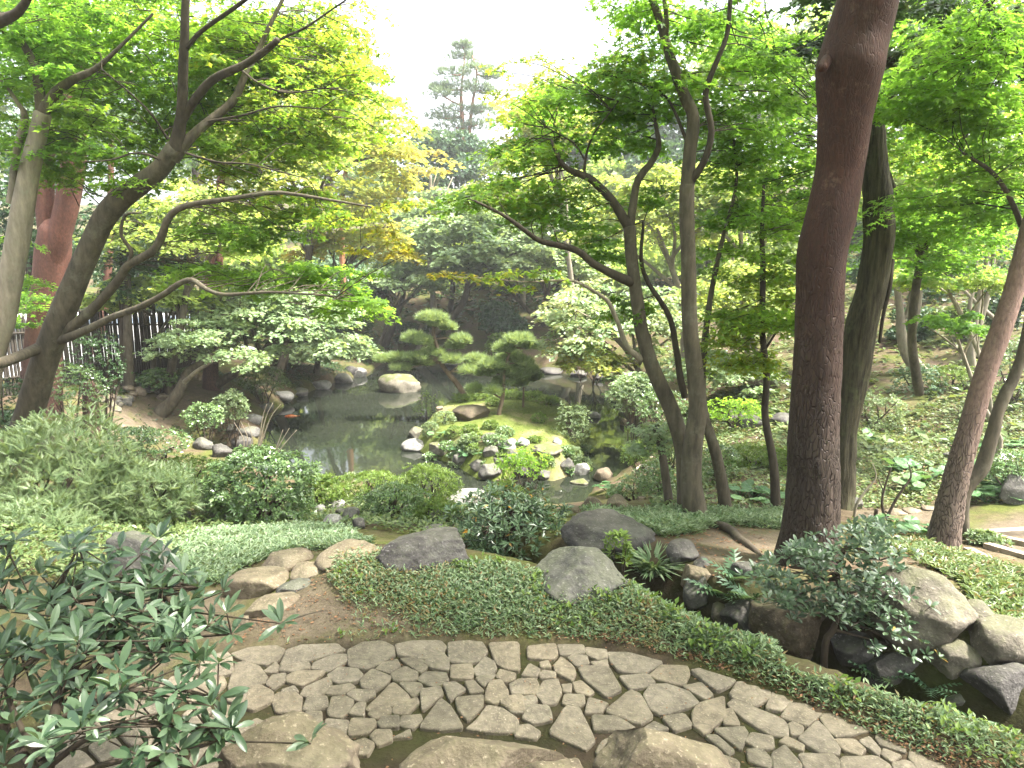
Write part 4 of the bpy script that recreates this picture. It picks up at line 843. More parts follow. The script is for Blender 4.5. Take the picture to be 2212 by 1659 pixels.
# ------------------------------------------------------------------ trees round the pond and on the hill
def off_pond(p):
    """nearest dry spot to p"""
    if poly_sd(np.array([p[0]]), np.array([p[1]]), POND)[0] < -.35: return p
    for r in np.arange(.3, 9, .3):
        th = np.linspace(0, 6.283, 48); x = p[0] + r * np.cos(th); y = p[1] + r * np.sin(th) * .999
        k = np.nonzero(poly_sd(x, y, POND) < -.4)[0]
        if len(k): return ground(x[k[np.argmax(y[k])]], y[k[np.argmax(y[k])]])
    return p
def mtree(name, label, u, v, Y, ru, rv, mat, bark, n=60, nl=150, R=None, aut=0.0, ub=None, vb=None, dY=None, tw=None, leaf=None, cat="tree", group=None, layers=True, trunk_w=None, stems=5, twig=True):
    """layered crown whose outline is an ellipse in pixels at distance Y; trunk from the ground below"""
    c = P(u, v, Y); a = px(ru, c); b = px(rv, c); dy = dY or min(a, b * 1.4)
    bx = P(ub if ub is not None else u, v, Y)[0]; base = off_pond(ground(bx, Y + .1 * dy))
    leaf = leaf or max(.05, .0043 * Y); R = R or max(.5, a * .26)
    T = Tree(name, base, label, MAPLE3 if Y < 16 else KITE, cat, group); n = int(n * 1.04); leaf *= 1.25
    tr = trunk_w or max(.09, (c[2] + b - base[2]) * .022)
    top = c - UP * b * .2; m1 = base * .5 + top * .5 + np.array([rng.normal() * .12 * a, rng.normal() * .1 * a, 0])
    T.limb([(base, tr), (base * .75 + m1 * .25 + rng.normal(0, .05, 3), tr * .85), (m1, tr * .7), (top, tr * .4)], bark, "trunk", sides=10, step=.3, nz=.08, flare=1.25)
    for k in range(stems):
        th = 6.28 * (k + rng.random() * .6) / stems; e = c + np.array([math.cos(th) * a * .75, math.sin(th) * dy * .75, b * rng.uniform(-.35, .45)])
        s0 = base + (top - base) * rng.uniform(.4, .8) ; s0 = T.sk[0][int(len(T.sk[0]) * rng.uniform(.45, .9))]
        T.limb([(s0, tr * .45), ((s0 + e) / 2 + UP * .12 * a + rng.normal(0, .06, 3) * a, tr * .3), (e, tr * .12)], bark, "branch", sides=7, step=.35, nz=.1)
    for k in range(n):
        q = unit(rng.normal(size=3)) * rng.uniform(.45, 1.0) ** .7
        if q[2] < -.35: q[2] *= -.4
        p = c + q * np.array([a, dy, b]); p[2] -= .10 * b * (q[0] ** 2 + q[1] ** 2)
        g = H(p[0], p[1])
        if p[2] < g + .3: p[2] = g + .3 + .3 * rng.random()
        T.spray(p, R * rng.uniform(.65, 1.25), nl, leaf, aut(q) if callable(aut) else aut, droop=.32, twig=twig and k % 2 == 0, nsub=1, tr=.008)
    return T.finish(mat, M['bark_d'])
def lumps(name, label, u, v, Y, ru, rv, mat, n=14, nl=420, leaf=None, base_u=None, dY=None, cat="tree", group=None, bark=None, trunk=True, tmpl=KITE, aut=0.0):
    """dense evergreen: a heap of rounded leaf clumps with gaps"""
    c = P(u, v, Y); a = px(ru, c); b = px(rv, c); dy = dY or a * .8
    base = ground(P(base_u or u, v, Y)[0], Y); leaf = (leaf or .0065 * Y) * 1.1; nl = int(nl * .7)
    T = Tree(name, base, label, tmpl, cat, group)
    if trunk:
        T.limb([(base, max(.12, a * .07)), ((base + c) / 2 + rng.normal(0, .1, 3), max(.1, a * .055)), (c + UP * b * .3, .05)], bark or M['bark_d'], "trunk", sides=9, step=.4, nz=.1, flare=1.2)
    for k in range(n):
        q = unit(rng.normal(size=3)) * rng.uniform(.35, .85)
        p = c + q * np.array([a, dy, b]); r = rng.uniform(.24, .42) * min(a, b * 1.3)
        g = unit(rng.normal(size=(nl, 3))); g[:, 2] = np.where(g[:, 2] < -.4, -g[:, 2], g[:, 2])
        pos = p + g * r * rng.uniform(.72, 1.05, (nl, 1)) * np.array([1.15, 1.15, .85])
        h = H(pos[:, 0], pos[:, 1]); kk = pos[:, 2] > h + .02; pos = pos[kk]; g = g[kk]
        if len(pos) == 0: continue
        d = g + rng.normal(0, .7, g.shape); d[:, 2] -= .2
        T.fol.add(pos, d, g + rng.normal(0, .5, g.shape) + UP * .5, leaf * rng.uniform(.7, 1.2, len(pos)), aut, rng.random())
    return T.finish(mat)
edge = lambda lo, hi: (lambda q: float(np.clip(lo + (hi - lo) * (.5 * abs(q[0]) + .5 * (1 - q[2]) * .5) + rng.normal(0, .08), 0, .9)))

# left bank
mtree("maple_tree", "pale drooping maple overhanging the left shore of the pond", 600, 705, 21, 178, 112, M['maple_p'], M['bark'], 125, 170, .75, ub=440, trunk_w=.16)
T = Tree("maple_tree", hit(345, 893), "dark crooked maple trunk leaning right beside the gravel lane")
yb = hit(345, 893)[1]
T.limb_px([(345, 895, yb, 30), (372, 868, yb, 27), (392, 835, yb, 22), (405, 805, yb + .2, 18), (428, 788, yb + .4, 14), (452, 772, yb + .5, 10), (480, 740, yb + .6, 7)], M['bark'], "trunk", sides=14, nz=.12, flare=1.2)
T.limb_px([(396, 828, yb, 12), (425, 802, yb - .2, 9), (460, 780, yb - .3, 6)], M['bark_l'], sides=8)
for u, v, n in [(450, 740, 7), (520, 770, 6), (400, 720, 5), (350, 740, 4)]: T.blob(u, v, yb, 60, 30, .8, n, .5, 150, .07, 0)
T.finish(M['maple_p'])
mtree("maple_tree", "tall yellow-green maple with orange-tipped edge above the left shore", 670, 340, 25, 235, 220, M['maple_mid'], M['bark'], 125, 170, 1.1, aut=edge(0, .3), ub=560, trunk_w=.2)
mtree("maple_tree", "bright green maple between the fence and the tall yellow-green maple", 420, 500, 19, 180, 110, M['maple_mid'], M['bark'], 70, 170, .8, aut=.02, ub=330, trunk_w=.15)
mtree("maple_tree", "autumn-tinted small maple hanging toward the dark far bank", 770, 520, 27, 120, 80, M['maple_mid'], M['bark'], 44, 150, .8, aut=edge(.05, .5), ub=720, trunk_w=.13)
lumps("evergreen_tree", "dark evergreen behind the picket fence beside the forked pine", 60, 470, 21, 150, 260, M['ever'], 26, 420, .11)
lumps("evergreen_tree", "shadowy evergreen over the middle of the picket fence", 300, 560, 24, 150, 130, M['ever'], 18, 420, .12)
lumps("evergreen_tree", "bluish evergreen rising behind the left shore maples", 700, 640, 36, 130, 90, M['ever_b'], 16, 420, .19)
lumps("evergreen_tree", "tall evergreen behind the yellow-green maple", 420, 260, 34, 220, 220, M['ever_b'], 24, 420, .2)
mtree("maple_tree", "pale maple drooping to the water at the far end of the left shore", 690, 745, 27, 105, 50, M['maple_p'], M['bark'], 46, 150, .75, ub=540, trunk_w=.1, dY=2)
mtree("maple_tree", "leafy green maple above the middle of the picket fence", 330, 640, 20, 130, 50, M['maple_mid'], M['bark'], 40, 150, .7, ub=300, trunk_w=.1, dY=2)
# slender red pines among the left trees
for ub, vb, pts, lab in [(455, 800, [(458, 800, 20), (452, 640, 20), (455, 560, 19), (468, 500, 18), (475, 440, 17), (480, 330, 15), (490, 180, 11)], "slim orange pine trunk glimpsed through the left maples"),
                         (213, 770, [(205, 790, 20), (212, 735, 20), (222, 690, 18), (232, 600, 16), (238, 480, 14), (240, 300, 10)], "short reddish pine trunk in front of the picket fence"),
                         (455, 840, [(455, 842, 33), (456, 790, 30), (462, 740, 28), (466, 690, 24), (470, 620, 20), (475, 520, 16)], "dark-based reddish pine trunk by the end of the gravel lane")]:
    q = hit(ub, vb); T = Tree("slim_pine", q, lab, NEEDLE)
    T.limb_px([(u, v, q[1], w) for u, v, w in pts], M['pine_l'], "trunk", sides=12, nz=.08, step=.2, flare=1.15)
    cc = P(pts[-1][0], pts[-1][1], q[1])
    for k in range(7): pad(T.fol, cc + rng.normal(0, 1, 3) * np.array([1.2, 1.2, .8]), .9, .9, .22, 50, .2, 8)
    T.finish(M['pine_far'], M['pine_o'])
q = hit(200, 945); T = Tree("tree_stump", q, "rough brown cut trunk standing alone beside the gravel lane", cat="stump")
T.limb_px([(200, 947, q[1], 33), (197, 900, q[1], 30), (195, 860, q[1], 29), (193, 828, q[1], 28)], M['pine_l'], "trunk", sides=24, nz=.1, step=.06, disp=plates(.02, 5, 16), flare=1.1)
for (u, v, tip, w, lab) in [(280, 838, 700, 22, "grey-green cedar trunk before the fence with the darker one"), (268, 836, 690, 14, "darker slim trunk touching the grey-green cedar")]:
    q = hit(u, v); T = Tree("cedar_tree", q, lab, MAPLE3)
    T.limb_px([(u, v, q[1], w), (u - 3, (v + tip) / 2, q[1], w * .9), (u - 4, tip, q[1], w * .8), (u - 6, tip - 250, q[1], w * .5)], M['bark'] if w > 20 else M['bark_d'], "trunk", sides=12, nz=.08, step=.2, flare=1.2)
    for k in range(8): T.spray(P(u - 5 + rng.normal() * 40, tip - 150 + rng.normal() * 70, q[1]), .8, 140, .1, droop=.4)
    T.finish(M['ever'])

# far side of the pond
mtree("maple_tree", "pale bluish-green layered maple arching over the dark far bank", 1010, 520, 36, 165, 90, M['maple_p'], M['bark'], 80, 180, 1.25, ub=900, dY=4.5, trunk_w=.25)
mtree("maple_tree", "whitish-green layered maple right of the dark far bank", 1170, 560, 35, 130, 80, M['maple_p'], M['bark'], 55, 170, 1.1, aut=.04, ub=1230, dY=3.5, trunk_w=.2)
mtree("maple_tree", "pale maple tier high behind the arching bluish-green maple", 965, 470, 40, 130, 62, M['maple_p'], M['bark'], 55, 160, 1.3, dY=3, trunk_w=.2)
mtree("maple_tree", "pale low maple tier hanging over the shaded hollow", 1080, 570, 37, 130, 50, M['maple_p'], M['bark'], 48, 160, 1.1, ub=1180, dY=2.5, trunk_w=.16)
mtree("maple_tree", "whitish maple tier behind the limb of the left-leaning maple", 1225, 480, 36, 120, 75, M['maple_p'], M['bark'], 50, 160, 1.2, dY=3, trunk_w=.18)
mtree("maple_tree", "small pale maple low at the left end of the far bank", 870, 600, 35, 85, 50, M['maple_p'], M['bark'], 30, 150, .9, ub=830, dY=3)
mtree("maple_tree", "light crowned maple in front of the rounded dark evergreen", 1130, 410, 41, 150, 75, M['maple_mid'], M['bark_l'], 50, 170, 1.4, aut=.05, dY=4)
mtree("maple_tree", "orange-flecked thin maple in front of the rounded dark evergreen", 930, 370, 42, 70, 45, M['maple_mid'], M['bark_l'], 8, 60, .8, aut=.4, dY=3)
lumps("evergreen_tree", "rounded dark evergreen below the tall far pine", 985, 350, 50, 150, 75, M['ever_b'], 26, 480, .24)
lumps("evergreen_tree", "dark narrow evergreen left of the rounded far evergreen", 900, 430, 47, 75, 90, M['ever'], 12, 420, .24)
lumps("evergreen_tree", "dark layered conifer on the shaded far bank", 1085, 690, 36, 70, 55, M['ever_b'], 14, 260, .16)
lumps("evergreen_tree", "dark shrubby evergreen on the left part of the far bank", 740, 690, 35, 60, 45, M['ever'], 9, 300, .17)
lumps("evergreen_shrub", "leafy green bush on the far shore behind the tall garden pine", 1090, 745, 33, 45, 28, M['shrub'], 9, 200, .13, cat="shrub", trunk=False)
lumps("evergreen_shrub", "low dark bush under the far bank maples", 900, 725, 38, 60, 25, M['ever'], 8, 220, .16, cat="shrub", trunk=False)
T = Tree("far_tree_trunk", ground(*P(835, 760, 38)[:2]), "leaning brown trunk on the shaded far bank", MAPLE3)
T.limb_px([(825, 762, 38, 16), (850, 700, 38, 14), (870, 640, 38, 11), (880, 560, 38, 8)], M['bark'], "trunk", sides=10, step=.3, flare=1.2)
T.limb_px([(860, 665, 38, 8), (900, 630, 37.5, 6), (930, 600, 37, 4)], M['bark'], sides=8, step=.3)
for k in range(8): T.spray(P(890 + rng.normal() * 40, 560 + rng.normal() * 25, 37.5), 1.2, 150, .15)
T.finish(M['maple_p'])
# tall far pine
yb = 58
T = Tree("far_pine", ground(*P(1005, 300, yb)[:2]), "tall twin-trunked pine against the white sky", NEEDLE)
T.limb_px([(1004, 360, yb, 11), (1003, 300, yb, 10), (998, 250, yb, 9), (996, 205, yb, 7), (1000, 160, yb, 4), (1005, 110, yb, 2)], M['pine_o'], "trunk", sides=10, step=.4)
T.limb_px([(1012, 330, yb, 9), (1015, 270, yb, 8), (1022, 215, yb, 6), (1030, 160, yb, 4), (1020, 120, yb, 2)], M['pine_o'], "stem", sides=10, step=.4)
for u, v, w, h in [(1000, 125, 45, 12), (1030, 150, 40, 11), (975, 160, 40, 11), (1000, 185, 55, 10), (955, 205, 42, 10), (1040, 195, 45, 11), (990, 240, 60, 10), (960, 255, 45, 9), (1045, 240, 42, 11), (1030, 270, 55, 12), (985, 275, 55, 12), (950, 190, 25, 7), (1060, 165, 25, 8), (1000, 100, 22, 8)]:
    c = P(u, v, yb + rng.normal() * .6); pad(T.fol, c, px(w, c), px(w, c) * .8, px(h, c), 90, .55, 9)
    b = T.near(c); tube(T.tw, [b, (b + c) / 2 - UP * .1, c], [.09, .07, .04], 5, .6)
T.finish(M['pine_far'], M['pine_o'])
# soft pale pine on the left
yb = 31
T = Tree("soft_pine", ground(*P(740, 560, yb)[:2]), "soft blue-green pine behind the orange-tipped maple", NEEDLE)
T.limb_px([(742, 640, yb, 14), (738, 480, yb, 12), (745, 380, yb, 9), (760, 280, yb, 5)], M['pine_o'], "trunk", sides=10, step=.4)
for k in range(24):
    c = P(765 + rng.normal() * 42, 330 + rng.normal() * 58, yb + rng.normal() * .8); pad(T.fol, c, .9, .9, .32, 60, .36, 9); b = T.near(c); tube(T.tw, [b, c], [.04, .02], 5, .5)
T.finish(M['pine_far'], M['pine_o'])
# wooded ridge that closes the view
ridge = [(-150, 330, 46, 190, 230), (120, 220, 50, 200, 260), (560, 330, 48, 190, 150), (700, 200, 58, 120, 120), (1240, 330, 55, 150, 90), (1420, 290, 52, 170, 130), (1640, 220, 50, 190, 190), (1850, 200, 46, 200, 230), (2080, 180, 42, 220, 260), (2330, 200, 38, 230, 300), (840, 420, 55, 90, 90), (1330, 430, 48, 150, 90), (780, 600, 44, 160, 60), (1120, 590, 46, 170, 70), (1330, 590, 40, 150, 80), (1530, 560, 38, 150, 90), (960, 560, 50, 120, 80), (1700, 600, 34, 150, 90), (560, 600, 40, 150, 80), (1500, 400, 44, 150, 90), (360, 640, 36, 130, 60), (1850, 430, 34, 150, 110), (2150, 450, 32, 170, 130)]
names = ["left of the forked pine", "high behind the forked pine", "behind the soft blue-green pine", "thin at the left edge of the white sky", "under the right edge of the white sky", "behind the forked top of the left-leaning maple", "behind the upright twin maple", "behind the thick red pine", "behind the oak limb", "beyond the slim leaning pine", "left of the rounded evergreen", "above the pale right-hand maples", "low behind the left shore maples", "filling the middle of the far bank", "low behind the cream-green maple", "between the two middle maples", "behind the pale bluish-green maple", "low between the sapling and the thick pine", "behind the tall yellow-green maple", "above the luminous maple", "beyond the end of the picket fence", "right behind the thick pine", "high on the right slope"]
for (u, v, Y, ru, rv), nm in zip(ridge, names):
    lumps("ridge_tree", "hazy green woodland tree " + nm, u, v, Y, ru, rv, M['ever_b'] if rng.random() < .3 else M['maple_mid'], 22, 300, .0075 * Y, group="trees on the wooded ridge")

for k, (x, y, h, a, lab) in enumerate([(-4.6, -1.5, 6.6, 4.4, "old maple on the upper terrace behind the leathery shrub"), (4.4, -3.0, 6.8, 4.6, "old maple on the upper terrace shading the stone path"), (.3, -5.5, 7.0, 4.4, "old maple far back on the upper terrace above the large rocks")]):
    b_ = ground(x, y); T = Tree("canopy_maple", b_, lab, KITE); c = b_ + np.array([-x * (.45 if k != 1 else .25), 1.2 if k != 1 else 4.6, h])
    T.limb([(b_, .2), (b_ * .6 + c * .4 + np.array([.3, 0, 0]), .15), (c, .07)], M['bark'], "trunk", sides=14, step=.3, nz=.08, flare=1.3)
    for j in range(6):
        t = j * 1.047; e = c + np.array([math.cos(t) * a * .7, math.sin(t) * a * .7, rng.uniform(-.5, .8)]); T.limb([(T.sk[0][-6], .07), ((T.sk[0][-6] + e) / 2 + UP * .5, .05), (e, .02)], M['bark'], sides=8, step=.4)
    for j in range(130):
        q = rng.uniform(-1, 1, 3)
        while q.dot(q) > 1: q = rng.uniform(-1, 1, 3)
        T.spray(c + q * np.array([a, a, 1.5]), .85, 90, .13, twig=j % 3 == 0, nsub=1)
    T.finish(M['maple'])
mtree("maple_tree", "yellowing tall maple overlapping the right side of the far pine", 1190, 260, 30, 115, 120, M['maple_mid'], M['bark_l'], 50, 150, 1.1, aut=edge(0, .35), ub=1240, trunk_w=.16)
# right side of the pond
mtree("maple_tree", "large cream-green maple spreading right of the island", 1330, 700, 20, 165, 110, M['maple_p'], M['bark_l'], 90, 170, .75, aut=edge(.0, .2), ub=1400, trunk_w=.13, dY=2.5)
mtree("maple_tree", "yellow-tipped low maple bough over the right channel", 1270, 770, 19, 80, 45, M['maple_mid'], M['bark_l'], 26, 140, .5, aut=edge(.05, .3), ub=1400, trunk_w=.08, dY=1.3)
mtree("maple_tree", "tall luminous maple behind the left-leaning maple", 1420, 470, 24, 190, 120, M['maple_mid'], M['bark_l'], 85, 170, .95, aut=.06, ub=1500, trunk_w=.17)
mtree("maple_tree", "yellowish maple behind the slender sapling", 1620, 640, 17, 130, 90, M['maple_mid'], M['bark_l'], 60, 150, .6, aut=.05, ub=1690, trunk_w=.1)
mtree("maple_tree", "sunny yellow-green maple left of the thick pine trunk", 1600, 440, 22, 130, 100, M['maple_mid'], M['bark_l'], 55, 160, .85, aut=.03, ub=1640, trunk_w=.14)
mtree("maple_tree", "low spreading maple at the foot of the right bank", 1540, 800, 17, 140, 50, M['maple_p'], M['bark_l'], 44, 140, .55, aut=.03, ub=1690, trunk_w=.08, dY=1.6)
mtree("maple_tree", "pale small tree with a bare white stem at the right channel", 1370, 830, 17.5, 60, 40, M['maple_p'], M['bark_l'], 20, 120, .45, ub=1392, trunk_w=.05, dY=1)
lumps("evergreen_tree", "dark evergreen thicket behind the pale forked maples", 2060, 620, 25, 190, 120, M['ever'], 22, 420, .13)
lumps("evergreen_tree", "bluish evergreen between the oak and the pale forked maples", 1900, 560, 22, 90, 110, M['ever_b'], 14, 380, .12)
lumps("hill_shrub", "leafy bush on the right hill below the dark thicket", 2090, 690, 20, 90, 42, M['cover'], 10, 300, .1, cat="shrub", trunk=False)
lumps("hill_shrub", "leafy bush on the right hill behind the two-stemmed pale maple", 1965, 700, 21, 80, 40, M['ever_b'], 10, 300, .1, cat="shrub", trunk=False)
lumps("hill_shrub", "leafy bush on the right hill behind the slim leaning pine", 2200, 670, 18, 90, 50, M['ever'], 10, 300, .1, cat="shrub", trunk=False)
lumps("hill_shrub", "leafy bush on the right hill between oak and thick pine", 1790, 720, 19, 80, 40, M['cover'], 10, 300, .1, cat="shrub", trunk=False)
# pale forked maples on the slope
q = hit(1990, 805); yb = q[1]
T = Tree("pale_maple", q, "pale forked maple on the right slope with two rising stems", MAPLE3)
T.limb_px([(1996, 815, yb, 34), (1978, 790, yb, 29), (1958, 760, yb, 25), (1946, 715, yb, 20), (1944, 670, yb, 16), (1935, 600, yb, 12), (1925, 500, yb, 9), (1935, 380, yb, 6)], M['bark_l'], "trunk", sides=14, nz=.08, step=.15, flare=1.1)
T.limb_px([(1952, 755, yb, 18), (1966, 726, yb, 16), (1982, 664, yb, 14), (1990, 600, yb, 12), (2020, 520, yb, 9), (2060, 420, yb, 6)], M['bark_l'], sides=10)
T.limb_px([(1946, 690, yb, 12), (1962, 672, yb, 11), (1972, 600, yb, 10), (1962, 520, yb, 8), (1980, 430, yb, 5)], M['bark_l'], sides=10)
T.limb_px([(1990, 600, yb, 9), (1970, 545, yb, 8), (1940, 520, yb, 6)], M['bark_l'], sides=8)
for u, v, n in [(1990, 440, 16), (2000, 540, 8), (2080, 420, 12), (1940, 400, 10), (2020, 330, 12)]: T.blob(u, v, yb, 90, 45, 1.5, n, .8, 150, .085, .02)
T.finish(M['maple_mid'])
q = hit(2105, 830); yb = q[1]
T = Tree("pale_maple", q, "pale many-stemmed maple on the right slope behind the leaning pine", MAPLE3)
T.limb_px([(2106, 835, yb, 17), (2097, 755, yb, 14), (2106, 700, yb, 13), (2116, 640, yb, 12), (2132, 554, yb, 9), (2120, 450, yb, 6)], M['bark_l'], "trunk", sides=12, step=.15, flare=1.2)
T.limb_px([(2100, 770, yb, 13), (2112, 720, yb, 12), (2128, 660, yb, 11), (2142, 600, yb, 9), (2150, 480, yb, 6)], M['bark_l'], sides=9)
T.limb_px([(2100, 740, yb, 10), (2095, 660, yb, 9), (2110, 580, yb, 8), (2090, 500, yb, 6)], M['bark_l'], sides=9)
T.limb_px([(2150, 690, yb, 10), (2110, 655, yb, 9), (2080, 625, yb, 7)], M['bark_l'], sides=8)
for u, v, n in [(2110, 420, 12), (2160, 380, 10), (2060, 500, 6)]: T.blob(u, v, yb, 90, 45, 1.5, n, .8, 150, .085, .02)
T.finish(M['maple_mid'])
mtree("maple_tree", "flat-topped green maple layer below the pale forked stems", 2040, 605, 12.5, 120, 28, M['maple_mid'], M['bark_l'], 22, 150, .5, ub=2200, trunk_w=.06, dY=1.0)
mtree("maple_tree", "drooping bright maple spray left of the leaning pine", 2060, 700, 11, 65, 30, M['maple'], M['bark_l'], 10, 130, .4, ub=2200, trunk_w=.05, dY=.6)

# ------------------------------------------------------------------ island pines
def isle_pine(label, trunk, pads, Y, w0, extra=()):
    b = P(*trunk[0], Y); T = Tree("garden_pine", ground(b[0], b[1]), label, NEEDLE)
    n = len(trunk); T.limb_px([(u, v, Y, w0 * (1 - .55 * k / (n - 1))) for k, (u, v) in enumerate(trunk)], M['pine_s'], "trunk", sides=12, nz=.1, step=.08, flare=1.15)
    for u, v, hw, hh in pads:
        c = P(u, v, Y + rng.uniform(-.45, .45)); a = px(hw, c); h = px(hh, c)
        pad(T.fol, c + UP * h * .1, a * 1.0, a * .9, h * .8, int(120 + 240 * a * a), .20, 18)
        q = T.near(c); tube(T.tw, [q, (q + c) / 2 + rng.normal(0, .05, 3), c - UP * h * .3], [.03, .022, .012], 6, .12)
        for _ in range(3):
            e = c + np.array([rng.uniform(-.6, .6) * a, rng.uniform(-.6, .6) * a, -h * .15]); tube(T.tw, [c - UP * h * .3, e], [.012, .006], 5, .15)
    T.finish(M['pine'], M['pine_s'])
z10 = lambda x, y: (778 + x * .2812, 622 + y * .2812)
Yp1 = hit(1011, 866)[1]
isle_pine("tall leaning garden pine with cloud-pruned pads on the mossy island", [(1012, 868), (986, 827), (972, 811), (953, 785), (945, 751), (938, 729), (935, 700)],
          [(*z10(x, y), w * .2812, h * .2812) for x, y, w, h in [(550, 235, 110, 50), (600, 280, 80, 40), (680, 310, 50, 34), (410, 400, 80, 60), (490, 420, 55, 45), (770, 410, 75, 55), (730, 450, 60, 40), (190, 555, 80, 34), (300, 545, 90, 40), (430, 545, 90, 40), (560, 505, 95, 40), (480, 580, 80, 32), (700, 560, 80, 45), (890, 560, 95, 45), (860, 640, 100, 42), (320, 620, 85, 28)]], Yp1, 12.5)
Yp2 = hit(1077, 897)[1]
isle_pine("shorter upright garden pine with dense grey-green pads on the island", [(1077, 897), (1085, 862), (1088, 836), (1090, 800), (1098, 770), (1110, 750)],
          [(*z10(x, y), w * .2812, h * .2812) for x, y, w, h in [(1220, 410, 115, 50), (1290, 450, 65, 45), (1110, 475, 75, 45), (1010, 600, 95, 50), (960, 660, 70, 40), (1150, 545, 110, 50), (1250, 590, 80, 50), (1100, 640, 110, 50), (1200, 680, 100, 45), (1100, 730, 80, 36), (880, 790, 52, 36), (1020, 800, 52, 32)]], Yp2, 9)
Yp3 = hit(1130, 880)[1]
isle_pine("thin-stemmed small garden pine at the back of the island", [(1130, 880), (1131, 850), (1133, 815), (1138, 795)],
          [(*z10(x, y), w * .2812, h * .2812) for x, y, w, h in [(1270, 700, 90, 50), (1330, 690, 60, 40), (1210, 740, 70, 35), (1290, 640, 70, 40)]], Yp3, 5)

# ------------------------------------------------------------------ rocks
rock(864, 830, 48, 23, 'rock_m', "large moss-topped rock standing alone in the pond", depth=.75, seed=3)
rock(1018, 893, 41, 19, 'rock_b', "rounded dark brown boulder on the island moss", depth=.8, cuts=3, rough=.05, seed=12, name="boulder", cat="boulder")
for x, y, w, h, m in [(430, 1212, 98, 44, 'rock_w'), (640, 1235, 95, 60, 'rock_m'), (780, 1312, 60, 56, 'rock_g'), (905, 1372, 58, 46, 'rock_g'), (1005, 1265, 55, 42, 'rock_g'), (1140, 1225, 72, 55, 'rock_w'), (1150, 1300, 65, 55, 'rock_g'), (1245, 1192, 50, 36, 'rock_w'), (990, 1412, 80, 55, 'rock_g'), (1060, 1340, 45, 45, 'rock_g'),
                      (1430, 1245, 110, 40, 'rock_m'), (430, 1115, 55, 40, 'rock_m'), (830, 1165, 60, 40, 'rock_g'), (1000, 1160, 60, 38, 'rock_g'), (1590, 1372, 52, 58, 'rock_g'), (1410, 1445, 55, 42, 'rock_g'), (1240, 1420, 55, 40, 'rock_d'), (1080, 1480, 26, 16, 'rock_t'), (610, 925, 25, 20, 'rock_t'), (1510, 1180, 35, 26, 'rock_w'), (1330, 1400, 50, 40, 'rock_d')]:
    u, v = z10(x, y)
    rock(u, v, w * .335, h * .35, m, {'rock_w': "pale grey rock in the edging of the island", 'rock_g': "mid-grey rock in the edging of the island", 'rock_m': "mossy brown rock in the edging of the island", 'rock_d': "dark damp rock in the edging of the island", 'rock_t': "small tan stone in the edging of the island"}[m], group=m.replace('rock_', 'island edge rocks '), sub=4, name="shore_rock")
rock(1260, 1014, 20, 17, 'rock_w', "bright blocky stepping rock in the channel beside the island", seed=55, name="stepping_stone", cat="stepping stone")
rock(1304, 1026, 22, 18, 'rock_t', "tan cube-like stepping rock in the channel nearest the right bank", seed=56, name="stepping_stone", cat="stepping stone")
rock(1284, 896, 14, 8, 'rock_w', "small pale rounded stone standing in the channel water", seed=57, cuts=2)
rock(1347, 912, 11, 10, 'rock_t', "small tan rock at the right edge of the channel", seed=58)
rock(1252, 1042, 22, 8, 'rock_m', "flat mossy sill stone where water spills between the pools", seed=59)
rock(1280, 1089, 25, 16, 'rock_t', "cracked tan block at the near end of the pond", seed=61, name="boulder", cat="boulder")
rock(1334, 1090, 24, 22, 'rock_t', "taller tan block at the near end of the pond", seed=62, name="boulder", cat="boulder")
rock(1234, 1100, 20, 12, 'rock_t', "low tan stone at the near end of the pond", seed=63)
rock(1020, 1076, 58, 19, 'rock_w', "broad nearly white flat rock on the near shore", seed=64, name="flat_rock", depth=.6)
for u, v, w, h, m in [(548, 905, 22, 13, 'rock_w'), (575, 880, 20, 11, 'rock_g'), (610, 858, 26, 13, 'rock_w'), (650, 848, 22, 11, 'rock_g'), (690, 832, 26, 12, 'rock_w'), (740, 818, 24, 12, 'rock_g'), (775, 806, 18, 12, 'rock_w'), (540, 935, 24, 14, 'rock_g'), (525, 960, 26, 18, 'rock_d'), (480, 975, 28, 18, 'rock_d'), (440, 960, 24, 16, 'rock_g'), (505, 930, 22, 14, 'rock_g')]:
    rock(u, v, w, h, m, {'rock_w': "pale rock lining the left shore of the pond", 'rock_g': "grey rock lining the left shore of the pond", 'rock_d': "dark shaded rock lining the left shore of the pond"}[m], group=m.replace('rock_', 'left shore rocks '), sub=3, name="shore_rock")
for u, v, w, h in [(1300, 815, 22, 9), (1250, 808, 24, 9), (1190, 802, 26, 9), (1120, 797, 26, 9), (1050, 792, 24, 9), (980, 786, 26, 9), (910, 778, 22, 9), (800, 770, 18, 9), (760, 800, 20, 10), (1340, 850, 20, 10)]:
    rock(u, v, w, h, 'rock_d', "dark low rock lining the far shore of the pond", group="far shore rocks", sub=3, name="shore_rock")
